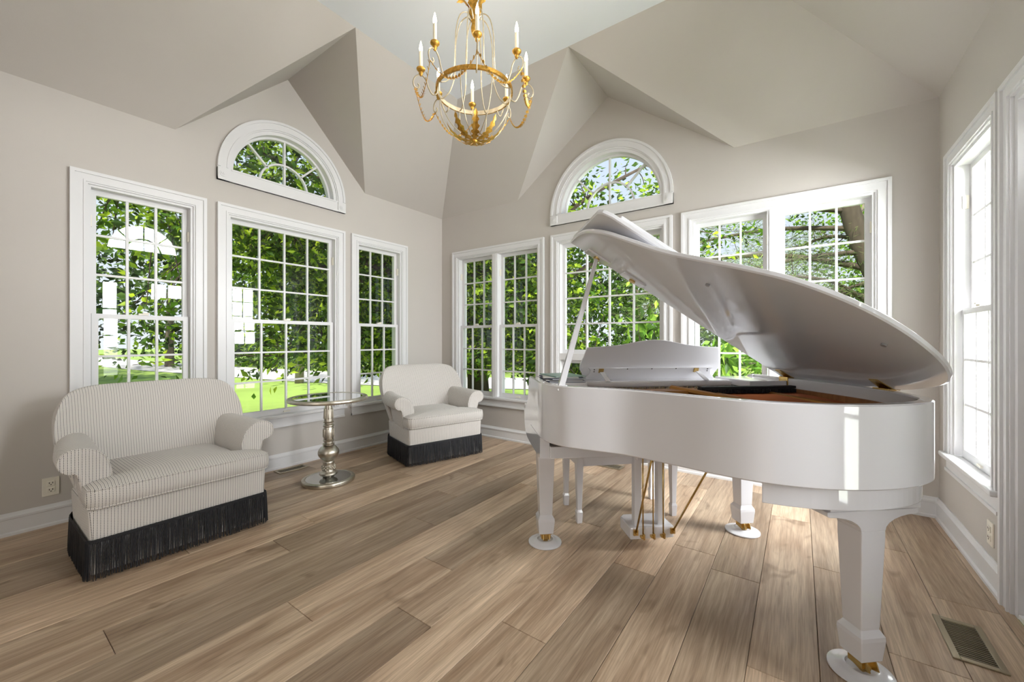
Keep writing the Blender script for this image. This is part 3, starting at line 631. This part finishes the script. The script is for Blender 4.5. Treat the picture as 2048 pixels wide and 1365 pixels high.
tp = Vector(LD(1.30, .25, -.014)); bt = Vector(L3(-.655, .50, .955))
b = MB(); b.tube([bt, bt.lerp(tp, .3), tp], [.0205, .018, .013], 4); b.obj('prop_stick', 'piano', pn, bevel=.002)
# legs, casters, cups
def leg(u, v, top, head):
    b = MB(); prof = [(.047, top), (.047, top-.03), (.037, .185), (.036, .175), (.048, .154), (.049, .140), (.042, .066)]
    b.loft([[L3(u+sx*w, v+sy*w, z) for sx, sy in ((1, 1), (-1, 1), (-1, -1), (1, -1))] for w, z in prof[::-1]]); lg = b.obj('leg', 'piano', pn, bevel=.003)
    hw = head; hp = [(u-.047, top-.002)]+[(u-.047-(hw-.047)*(1-math.cos(t*PI/12))*.93, top-.002+.055*math.sin(t*PI/12)) for t in range(1, 7)]+[(u-hw, top+.058), (u-hw, top+.072), (u+hw, top+.072), (u+hw, top+.058)]+[(u+.047+(hw-.047)*(1-math.cos(t*PI/12))*.93, top-.002+.055*math.sin(t*PI/12)) for t in range(6, 0, -1)]+[(u+.047, top-.002)]
    MB().prism(hp, lambda a, z, d: L3(a, d, z), v-.047, v+.047).obj('leg_head', 'piano', lg, bevel=.002)
    c = MB(); c.box(L3(u-.028, v-.024, .034), L3(u+.028, v+.03, .066)); c.box(L3(u-.034, v-.034, .060), L3(u+.034, v+.036, .066)); c.prism([(v-.034, .064), (v+.04, .064), (v+.052, .036), (v+.014, .022), (v-.024, .030)], lambda a, z, d: L3(d, a, z), u-.020, u-.015); c.prism([(v-.034, .064), (v+.04, .064), (v+.052, .036), (v+.014, .022), (v-.024, .030)], lambda a, z, d: L3(d, a, z), u+.015, u+.020)
    c.obj('caster', 'brass', lg, bevel=.0015)
    c = MB(); c.loft([[L3(x, v+.012+.016*math.cos(k*PI/8), .030+.016*math.sin(k*PI/8)) for k in range(16)] for x in (u-.012, u+.012)]); c.obj('caster_wheel', 'brass', lg, auto=40)
leg(-.627, 0, .525, .07); leg(.627, 0, .525, .07); leg(.33, 1.034, .53, .178)
tail = [p for p in inset(OC+[(.72, .02)][:0], .03) if p[1] > .60 and p[0] > -.07]
MB().prism(tail, L3, .628, .706).obj('tail_block', 'piano', pn, bevel=.003)
MB().box(L3(.165, .90, .602), L3(.52, 1.08, .629)).obj('leg_plate', 'piano', pn, bevel=.003)
for u in (-.627, .627): MB().box(L3(u-.07, -.09, .594), L3(u+.07, .11, .602)).obj('leg_plate', 'piano', pn)
for x in (-.30, .1): MB().box(L3(x, .34, .67), L3(x+.07, .60 if x < 0 else .98, .706)).obj('beam', 'piano_satin', pn)
P2W = lambda u, v, z=0: (PO[0]+.74492*u+.66716*v, PO[1]+.66716*u-.74492*v, z)
cups = (('white caster cup under the near left piano leg beside the bench', -.627, 0), ('white caster cup under the far right piano leg by the back wall', .627, 0), ('white caster cup under the tail leg nearest the camera', .33, 1.034))
for lb, u, v in cups:
    o = MB().lathe([(.094, 0), (.098, .003), (.097, .008), (.086, .012), (.078, .013), (.062, .018), (.052, .024), (.045, .024), (.041, .016), (.002, .014)], n=40).obj('caster_cup', 'piano', auto=50, loc=P2W(u, v)); tag(o, lb, 'caster cup', 'piano caster cups')
# pedal lyre
ly = empty('pedal_lyre'); ly.parent = pn
for u in (-.11, .03): MB().box(L3(u-.021, .085, .115), L3(u+.021, .128, .602)).obj('post', 'piano', ly, bevel=.003)
MB().box(L3(-.125, .10, .51), L3(.045, .15, .535)).obj('cross_bar', 'piano', ly, bevel=.003)
MB().prism([(-.165, .0), (-.165, .15), (.095, .15), (.095, .0), (.07, -.03), (-.14, -.03)], L3, .062, .13).obj('pedal_box', 'piano', ly, bevel=.006)
for u in (-.095, -.035, .025):
    MB().tube([L3(u, .162, .085), L3(u, .158, .59)], .0042, 8).obj('pedal_rod', 'brass', ly, smooth=True)
    k = MB(); k.box(L3(u-.014, .148, .075), L3(u+.006, .172, .088)); k.box(L3(u-.004, .158, .07), L3(u+.006, .178, .10)); k.obj('rod_bracket', 'brass', ly, bevel=.001)
    k = MB(); k.prism(crom([(-.009, .02), (-.010, -.04), (-.016, -.10), (-.012, -.125), (0, -.132), (.012, -.125), (.016, -.10), (.010, -.04), (.009, .02)], 2), lambda a, d, z: L3(u+a, d, z), .075, .083); k.obj('pedal', 'brass', ly, bevel=.002)
for (u0, u1, v1) in ((-.135, -.14, .42), (.085, .21, .46)):
    MB().tube([L3(u0, .158, .105), L3(u1, v1, .72)], .0055, 8).obj('brace_rod', 'brass', ly, smooth=True)
    k = MB(); k.box(L3(u0-.014, .149, .088), L3(u0+.014, .16, .12)); k.box(L3(u0-.005, .15, .10), L3(u0+.005, .176, .113)); k.obj('brace_bracket', 'brass', ly, bevel=.001)
# music booklets on the treble shelf
zb = .9735
for i, (lb, cov, u, v, rz, w, d, t) in enumerate((('lowest navy-edged music book of the stack on the piano', 'cover_navy', -.563, .145, .05, .20, .24, .007), ('grey music book second from the bottom of the stack on the piano', 'cover_grey', -.565, .135, -.06, .20, .25, .006),
        ('navy music book in the middle of the stack on the piano', 'cover_navy', -.56, .14, .12, .19, .24, .006), ('white score under the green book on the piano', 'paper', -.57, .13, -.16, .19, .23, .004), ('pale green music book lying on top of the stack', 'cover_green', -.555, .13, .22, .18, .22, .005))):
    o = empty('music_book', P2W(u, v, zb), PR+rz, label=lb, cat='book', group='music books on the piano'); c = MB().box((-w/2, -d/2, 0), (w/2, d/2, .0012)); c.box((-w/2, -d/2, t-.0012), (w/2, d/2, t)); c.box((-w/2, -d/2, 0), (-w/2+.0015, d/2, t)); c.obj('cover', cov, o)
    MB().box((-w/2+.002, -d/2+.003, .0013), (w/2-.003, d/2-.003, t-.0013)).obj('pages', 'paper', o); zb += t+.0004
# ------------------------------------------------------------------ bench
bn = empty('piano_bench', (2.896, -1.133, 0), math.radians(45), label='white wooden piano bench with tapered legs behind the piano', cat='bench')
MB().box((-.38, -.19, .462), (.38, .19, .492)).obj('bench_top', 'piano', bn, bevel=.006)
b = MB()
for q in (((-.34, -.155, .37), (.34, -.137, .462)), ((-.34, .137, .37), (.34, .155, .462)), ((-.345, -.15, .37), (-.327, .15, .462)), ((.327, -.15, .37), (.345, .15, .462))): b.box(*q)
b.obj('apron', 'piano', bn)
for sx in (-1, 1):
    for sy in (-1, 1):
        cx, cy = sx*.334, sy*.144
        MB().loft([[(cx+a*w, cy+c*w, z) for a, c in ((1, 1), (-1, 1), (-1, -1), (1, -1))] for w, z in ((.017, 0), (.020, .065), (.0205, .072), (.015, .088), (.0155, .10), (.023, .37), (.024, .462))]).obj('leg', 'piano', bn, bevel=.002)
# ------------------------------------------------------------------ chandelier
CX, CY = 2.335, -2.02
cl = empty('chandelier', (CX, CY, 2.39), label='gilt wire chandelier with eight candle lights and leaf garlands', cat='chandelier')
bz = 2.39; tow = math.atan2(-math.cos(YAW), math.sin(YAW))     # heading of the near arms
pol = lambda r, a, z: (r*math.cos(a), r*math.sin(a), z-bz)
n = 64
MB().loft([[pol(r, 2*PI*k/n, z) for r, z in ((.222, 2.690), (.232, 2.690), (.232, 2.712), (.222, 2.712))] for k in range(n)]+[[pol(r, 0, z) for r, z in ((.222, 2.690), (.232, 2.690), (.232, 2.712), (.222, 2.712))]], cap=False).obj('ring', 'gold_leaf', cl, auto=40)
MB().loft([[pol(r, 2*PI*k/n, z) for r, z in ((.2205, 2.688), (.2215, 2.688), (.2215, 2.714), (.2205, 2.714))] for k in range(n)]+[[pol(r, 0, z) for r, z in ((.2205, 2.688), (.2215, 2.688), (.2215, 2.714), (.2205, 2.714))]], cap=False).obj('ring_liner', 'champagne', cl, auto=40)
def leafshape(b, base, a, path, w, lobes=5):
    P = crom(path, 5); m = len(P); Lf, Rt, Md = [], [], []
    for i, (r, z) in enumerate(P):
        t = i/(m-1); wd = w*math.sin(PI*min(1, t*.92+.06))**.7*(1-.35*t)*(1+.38*math.sin(t*lobes*2*PI))
        c = Vector(pol(r, a, z)); tg = Vector((-math.sin(a), math.cos(a), 0)); up = Vector((math.cos(a), math.sin(a), 0))*.25*wd
        Lf.append(c+tg*wd+up); Rt.append(c-tg*wd+up); Md.append(c)
    o = len(b.v); th = Vector((0, 0, .0012))
    b.v += [tuple(p) for tri in zip(Lf, Md, Rt) for p in tri]+[tuple(p-th) for tri in zip(Lf, Md, Rt) for p in tri]
    q = 3*m
    for i in range(m-1):
        for k in range(2): b.f.append((o+3*i+k, o+3*i+k+1, o+3*i+k+4, o+3*i+k+3)); b.f.append((o+q+3*i+k+3, o+q+3*i+k+4, o+q+3*i+k+1, o+q+3*i+k))
        b.f.append((o+3*i, o+3*i+3, o+q+3*i+3, o+q+3*i)); b.f.append((o+3*i+5, o+3*i+2, o+q+3*i+2, o+q+3*i+5))
tips = []
for k in range(8):
    a = tow+math.radians(8+45*k); a2 = a+math.radians(22.5)
    wire = lambda path, aa: [pol(r, aa, z) for r, z in crom(path, 5)]
    MB().tube(wire([(.02, 3.13), (.05, 3.165), (.095, 3.13), (.120, 3.03), (.125, 2.90), (.132, 2.80), (.165, 2.725), (.205, 2.695), (.224, 2.70)], a2), .0038, 6).obj('cage_wire', 'champagne', cl, smooth=True)
    MB().tube(wire([(.226, 2.70), (.226, 2.64), (.205, 2.555), (.155, 2.475), (.085, 2.425), (.018, 2.41)], a2), .003, 6).obj('basket_wire', 'champagne', cl, smooth=True)
    ar = MB().tube(wire([(.222, 2.70), (.226, 2.672), (.25, 2.665), (.272, 2.70), (.29, 2.75), (.315, 2.775), (.345, 2.768), (.362, 2.738), (.357, 2.705), (.337, 2.695), (.327, 2.708), (.335, 2.722)], a), .0043, 6).obj('arm', 'champagne', cl, smooth=True)
    tips.append((a, .352, 2.70))
    P = lambda prof, m_, nm, par, nn=16: MB().lathe([(r, z-bz) for r, z in prof], pol(.318, a, bz), nn).obj(nm, m_, par, auto=50)
    P([(.004, 2.768), (.010, 2.776), (.013, 2.786), (.010, 2.792), (.020, 2.800), (.025, 2.806), (.026, 2.812), (.023, 2.816), (.012, 2.818)], 'gold_leaf', 'candle_cup', ar)
    P([(.0105, 2.815), (.0105, 2.912), (.0085, 2.915)], 'candle', 'candle_sleeve', ar)
    P([(.006, 2.913), (.0095, 2.922), (.0105, 2.932), (.0085, 2.948), (.005, 2.962), (.002, 2.974), (.0005, 2.978)], 'bulb', 'flame_bulb', ar)
    b = MB(); leafshape(b, 0, a, [(.012, 2.405), (.06, 2.408), (.105, 2.43), (.145, 2.47), (.165, 2.51)], .024, 6); b.obj('basket_leaf', 'gold_leaf', cl)
    b = MB(); leafshape(b, 0, a2 if k % 2 else a, [(.012, 3.12), (.022, 3.17), (.035, 3.23), (.07, 3.27), (.115, 3.27)] if k % 2 else [(.012, 3.14), (.018, 3.2), (.03, 3.27), (.06, 3.33), (.10, 3.35)], .026); b.obj('crown_leaf', 'gold_leaf', cl)
    lp = bpy.data.lights.new('candle_light', 'POINT'); lp.energy = 1.0; lp.color = (1, .90, .78); lp.shadow_soft_size = .012
    lo = bpy.data.objects.new('candle_light', lp); COL.objects.link(lo); lo.parent = cl; lo.location = pol(.318, a, 2.995)
for k in range(8):
    (a, r, z), (a_, _, _) = tips[k], tips[(k+1) % 8]
    A, B = Vector(pol(r, a, z)), Vector(pol(r, a_ if a_ > a else a_+2*PI, z)); b = MB(); pts = []
    for i in range(17):
        t = i/16; p = A.lerp(B, t); p.z -= .12*(1-(2*t-1)**2); pts.append(p)
    b.tube(pts, .002, 5)
    for i in range(16):
        for sgn in (1, -1):
            p = pts[i].lerp(pts[i+1], .5); d = (pts[i+1]-pts[i]).normalized(); sd = d.cross(Vector((0, 0, 1))).normalized()*sgn
            q = p+d*.017+sd*.010; nrm = Vector((0, 0, .006)); b.add([p-d*.002, p+d*.009+sd*.011+nrm, q, p+d*.009-nrm+sd*.002], [(0, 1, 2), (0, 2, 3), (0, 3, 1), (1, 3, 2)])
    b.obj('garland', 'gold_leaf', cl)
MB().lathe([(.003, 2.388-bz), (.014, 2.395-bz), (.02, 2.404-bz), (.018, 2.412-bz), (.008, 2.42-bz), (.003, 2.43-bz)], n=16).obj('finial', 'gold_leaf', cl, smooth=True)
MB().lathe([(.002, 3.03-bz), (.012, 3.045-bz), (.02, 3.065-bz), (.022, 3.09-bz), (.016, 3.115-bz), (.02, 3.13-bz), (.024, 3.15-bz), (.012, 3.17-bz), (.008, 3.22-bz), (.005, 3.25-bz), (.005, 3.62-bz)], n=16).obj('stem', 'gold_leaf', cl, smooth=True)
MB().lathe([(.012, 3.61-bz), (.03, 3.62-bz), (.055, 3.635-bz), (.065, 3.65-bz), (.065, 3.66-bz)], n=24).obj('canopy', 'gold_leaf', cl, smooth=True)
# ------------------------------------------------------------------ outdoors
G = -.5
tag(MB().add([(-90, -60, G), (60, -60, G), (60, 90, G), (-90, 90, G)], [(0, 1, 2, 3)]).obj('ground_lawn', 'lawn'), kind='structure')
rd = crom([(-60, 1.5), (-30, 3.6), (-20, 5.0), (-14, 5.9), (-9, 7.2), (-4.5, 9.2), (2, 14), (10, 24), (16, 40)], 6); rl = []; rr = []
for i, p in enumerate(rd):
    a, c = np.array(rd[max(0, i-1)]), np.array(rd[min(len(rd)-1, i+1)]); t = (c-a)/np.linalg.norm(c-a); nrm = np.array([-t[1], t[0]])*2.0; rl.append((p[0]+nrm[0], p[1]+nrm[1], G+.02)); rr.append((p[0]-nrm[0], p[1]-nrm[1], G+.02))
tag(MB().loft([rl, rr], close=False, cap=False).obj('road_surface', 'road'), kind='structure')
b = MB(); b.box((4.95, 2.4, G), (9.5, 2.5, 5.0)); wg = tag(b.obj('wall_wing', 'siding'), kind='structure')
me = None
for i in range(30):
    if me is None: o = MB().loft([[(x, y, z) for y, z in ((2.40, 0), (2.378, 0), (2.392, .17), (2.40, .17))] for x in (4.95, 9.5)]).obj('siding_board', 'siding', wg); me = o.data
    else: o = link('siding_board', me, None, wg)
    o.location.z = G+.02+i*.17
def leaves(name, mt, P, D, Lg, Wd, parent, fold=.25):
    """one mesh of folded leaf blades: P base points, D directions, lengths, widths"""
    P = np.asarray(P); D = np.asarray(D); n = len(P); D = D/np.linalg.norm(D, axis=1)[:, None]
    R = rng.normal(size=(n, 3)); S = np.cross(D, R); S /= np.linalg.norm(S, axis=1)[:, None]; N = np.cross(S, D)
    Lg = np.asarray(Lg)[:, None]; Wd = np.asarray(Wd)[:, None]
    mid = P+D*Lg*.5; tip = P+D*Lg; lf = mid-D*Lg*.05+S*Wd*.5+N*Wd*fold; rt = mid-D*Lg*.05-S*Wd*.5+N*Wd*fold
    V = np.stack([P, rt, tip, lf], 1).reshape(-1, 3); k = np.arange(n)*4
    T = np.stack([k, k+1, k+2, k, k+2, k+3], 1).reshape(-1)
    me = bpy.data.meshes.new(name); me.vertices.add(4*n); me.vertices.foreach_set('co', V.reshape(-1)); me.loops.add(6*n); me.loops.foreach_set('vertex_index', T)
    me.polygons.add(2*n); me.polygons.foreach_set('loop_start', np.arange(2*n)*3); me.polygons.foreach_set('loop_total', np.full(2*n, 3)); me.update(); me.validate()
    o = link(name, me, mt, parent); return tag(o, kind='stuff')
def clear_of_house(p): return not (p[0] > -.75 and p[1] < .75 and p[0] < 5.6)
def clumps_to_leaves(C, per, rad, lmin, lmax, wr, droop=.25, zmin=G+.1):
    P = []; D = []
    for c in C:
        k = int(per*(.6+.8*random.random())); q = rng.normal(size=(k, 3))*rad*np.array([1, 1, .6])+c; d = (q-c)+rng.normal(size=(k, 3))*rad*.7; d[:, 2] -= droop*rad; P.append(q); D.append(d)
    P = np.concatenate(P); D = np.concatenate(D); ok = np.array([clear_of_house(p) and p[2] > zmin for p in P]); P, D = P[ok], D[ok]
    L = rng.uniform(lmin, lmax, len(P)); return P, D, L, L*wr
def limb(parent, pts, r0, r1, mt='bark', name='branch', n=7):
    Q = crom(pts, 5); MB().tube(Q, [r0+(r1-r0)*i/(len(Q)-1) for i in range(len(Q))], n).obj(name, mt, parent, smooth=True); return Q
# broad-leaved tree just outside the corner
mg = empty('shade_tree', label='large leafy tree with dark trunk just outside the corner windows', cat='tree')
T0 = np.array([-1.35, 2.35, G])
limb(mg, [T0, T0+(0.02, -.05, .9), T0+(-.05, -.1, 1.7), T0+(.05, -.05, 2.6), T0+(.15, .1, 3.8), T0+(.1, .2, 5.6)], .25, .07, name='trunk', n=12)
LM = []
for st, mid, en, r in ((1.1, (-2.4, 1.3, 1.0), (-4.6, -.4, 1.4), .10), (1.6, (-2.5, .9, 2.2), (-3.6, -1.6, 2.7), .10), (1.9, (-2.2, .1, 2.6), (-2.0, -3.0, 3.0), .09), (2.2, (-3.0, 1.2, 3.0), (-5.5, -2.2, 3.8), .09),
                       (1.0, (-.4, 2.6, .75), (1.2, 2.9, 1.0), .11), (1.7, (.1, 2.4, 2.0), (2.2, 3.0, 3.0), .09), (2.3, (.2, 2.0, 2.9), (2.0, 2.4, 3.9), .08), (2.6, (-1.0, 1.0, 3.2), (-1.4, -1.0, 3.9), .08),
                       (2.4, (-2.6, 2.8, 2.8), (-4.8, 3.0, 3.4), .09), (3.0, (.1, 1.6, 3.6), (1.0, 1.4, 4.6), .07), (1.4, (-2.2, 2.0, 1.6), (-4.8, 1.8, 2.0), .08), (2.9, (-2.2, .2, 3.6), (-3.0, -3.2, 4.2), .07), (1.3, (-1.9, .9, 1.0), (-2.4, -.9, .95), .06)):
    LM += limb(mg, [T0+(0, 0, st), ((T0[0]+mid[0])/2, (T0[1]+mid[1])/2, (G+st+mid[2])/2+.15), mid, ((mid[0]+en[0])/2, (mid[1]+en[1])/2, (mid[2]+en[2])/2+.12), en], r, .018)
LM = np.array(LM); C = []
while len(C) < 1500:
    p = LM[rng.integers(len(LM))]+rng.normal(size=3)*np.array([.75, .75, .5])
    if p[0] > .7 and p[2] > 1.25 and random.random() < .8: continue
    if clear_of_house(p) and p[2] > .75 and np.hypot(p[0]-T0[0], p[1]-T0[1]) > .5: C.append(p)
b = MB()
for c in C:
    d = ((LM-c)**2).sum(1)+np.where(LM[:, 2] > c[2]+.2, .3, 0); q = LM[d.argmin()]
    b.tube([q, (q+c)/2+np.array([0, 0, .06]), c], [.012, .008, .003], 4, cap=False)
tag(b.obj('twigs', 'bark', mg), kind='stuff')
leaves('foliage', 'leaf', *clumps_to_leaves(C, 52, .23, .065, .14, .5, zmin=.6), mg)
# pine outside the back right window
pt = empty('pine_tree', label='pine with leaning grey trunks and bare lower limbs outside the right back window', cat='tree')
B0 = np.array([5.35, 5.2, G]); PL = []
limb(pt, [B0, B0+(-.05, 0, 1.2), B0+(-.25, 0, 2.4), B0+(-.62, 0, 3.6), B0+(-1.0, .1, 5.5)], .20, .13, 'pine_bark', 'trunk', 12)
limb(pt, [B0+(-.1, 0, 1.4), B0+(.0, .15, 2.6), B0+(-.2, .2, 3.8), B0+(-.4, .3, 5.5)], .16, .10, 'pine_bark', 'trunk', 10)
PB = []
for zc, dx, dy, dz, r in ((1.6, -3.6, -.6, .9, .07), (2.0, -4.2, .3, .5, .06), (2.4, -3.3, -1.0, .15, .05), (2.9, -4.4, .2, .6, .06), (3.2, -3.0, -.8, -.3, .05), (1.2, -2.8, -.9, .1, .05), (3.6, -4.6, .8, .3, .05), (2.2, -2.0, -1.6, .7, .04), (3.9, -3.6, -.6, .2, .05),
                          (1.0, -3.2, .6, 1.5, .09), (2.7, -1.6, -1.5, -.6, .03), (3.4, -1.5, 1.2, .2, .04), (1.9, 1.4, -.8, .4, .05), (3.1, 1.5, -.5, .5, .05)):
    s = B0+(-.15*zc, 0, zc); Q = limb(pt, [s, s+(dx*.3, dy*.3, dz*.5+.1), s+(dx*.65, dy*.7, dz*.8), s+(dx, dy, dz)], r, .010, 'pine_bark'); PL += Q[4:]
    for i in range(3, len(Q)-1):
        for _ in range(2):
            q = np.array(Q[i]); e_ = q+np.array([dx*.16, dy*.1, 0])+rng.normal(size=3)*.30+np.array([0, 0, -.06]); PB.append((q, e_))
b = MB(); C2 = []
for q, e_ in PB:
    m_ = (q+e_)/2+rng.normal(size=3)*.05; b.tube([q, m_, e_], [.007, .005, .003], 4, cap=False); C2 += [e_, m_]
    e2 = e_+rng.normal(size=3)*.22+np.array([-.1, 0, -.05]); b.tube([e_, e2], [.003, .002], 3, cap=False); C2.append(e2)
tag(b.obj('twigs', 'pine_bark', pt), kind='stuff')
P = []; D = []
for c in C2:
    k = 44; P.append(c+rng.normal(size=(k, 3))*.11); d = rng.normal(size=(k, 3)); d[:, 2] *= .7; D.append(d)
P = np.concatenate(P); D = np.concatenate(D); L = rng.uniform(.07, .13, len(P)); leaves('needles', 'needle', P, D, L, L*.07, pt, 0)
# shrubs under the back windows
def shrub(x, y, r, hgt, mt, label, nc, per, lmin, lmax):
    e = empty('shrub', (0, 0, 0), label=label, cat='shrub', group='shrubs outside the back windows'); C = []; b = MB()
    while len(C) < nc:
        p = np.array([x, y, G+.15])+np.array([random.gauss(0, r*.5), random.gauss(0, r*.5), random.random()*hgt])
        if p[1] > .6: C.append(p); b.tube([(x+random.gauss(0, .05), y+random.gauss(0, .05), G), ((p[0]+x)/2, (p[1]+y)/2, (p[2]+G)/2+.1), p], [.015, .01, .004], 4, cap=False)
    b.obj('stems', 'bark', e); leaves('foliage', mt, *clumps_to_leaves(C, per, .13, lmin, lmax, .42), e)
shrub(2.3, 1.35, .8, 1.75, 'leaf_light', 'broad-leaved light green shrub outside the arched back window', 60, 34, .10, .2)
shrub(3.7, 1.5, .8, 1.45, 'leaf_light', 'light green shrub outside the right back window below the pine', 60, 34, .09, .17)
shrub(1.1, 1.6, .7, 1.3, 'leaf', 'dark green shrub outside the paired back window', 45, 34, .08, .16)
# trees across the road
def far_tree(x, y, h, r, mt, label, zlo=.25, n=70, per=42, ls=.34, tr=.2):
    e = empty('distant_tree', (0, 0, 0), label=label, cat='tree', group='trees beyond the lawn')
    MB().tube([(x, y, G), (x+.1, y, G+h*.3), (x-.1, y+.1, G+h*.75)], [tr, tr*.8, tr*.3], 8).obj('trunk', 'pale_bark', e, smooth=True); C = []
    for _ in range(n):
        a = rng.normal(size=3); a /= np.linalg.norm(a); a *= rng.random()**.4; C.append(np.array([x, y, G+h*(zlo+1)/2])+a*np.array([r, r, h*(1-zlo)/2]))
    leaves('crown', mt, *clumps_to_leaves(C, per, r*.2, ls*.6, ls, .6), e)
far_tree(5.5, 11.5, 9, 2.0, 'leaf_light', 'soft light green tree standing behind the pine', .08, 70, 60, .16, .14)
far_tree(-11.9, 4.0, 7.5, 3.4, 'leaf', 'street tree with pale slim trunk standing on the lawn', .30, 80, 40, .26, .17)
for i, (x, y, h, r, lb) in enumerate(((-26, -6, 9, 4.5, 'rounded tree far left beyond the lawn'), (-28, 4, 10, 5, 'tall dark tree beyond the road at left'), (-24, 12, 9, 4.6, 'bushy tree beyond the road behind the street tree'), (-17, 14, 8, 4.2, 'dense tree beyond the road seen through the narrow left window'),
        (-11, 18, 9, 4.5, 'dense tree beyond the road behind the corner'), (-4, 20, 8, 4.0, 'mid green tree beyond the road seen through the paired window'), (-34, -14, 10, 5, 'tall tree at the far left edge of the lawn'), (2, 27, 5, 4, 'low tree on the horizon behind the arched window'), (9, 30, 5.5, 4.5, 'low tree on the horizon behind the pine'), (-20, -3, 6, 3, 'small tree on the lawn behind the near left window'))):
    far_tree(x, y, h, r, 'leaf_far', lb, .12, 80, 40, .5, .25)
for i, (x, y) in enumerate(((-24, 7.4), (-20.5, 8.6), (-17, 9.4), (-13.8, 10.2), (-10.6, 11.6), (-7.6, 13.2), (-4, 16), (-27.5, 6.6))):
    e = empty('hedge_bush', label=('%s hedge bush from the left along the far side of the road' % ('second', 'third', 'fourth', 'fifth', 'sixth', 'seventh', 'eighth and last', 'first')[i]), cat='bush', group='hedge along the road'); C = [np.array([x, y, G+.9])+rng.normal(size=3)*np.array([1.0, .7, .5]) for _ in range(34)]
    leaves('foliage', 'leaf_far', *clumps_to_leaves(C, 40, .32, .14, .28, .6), e)
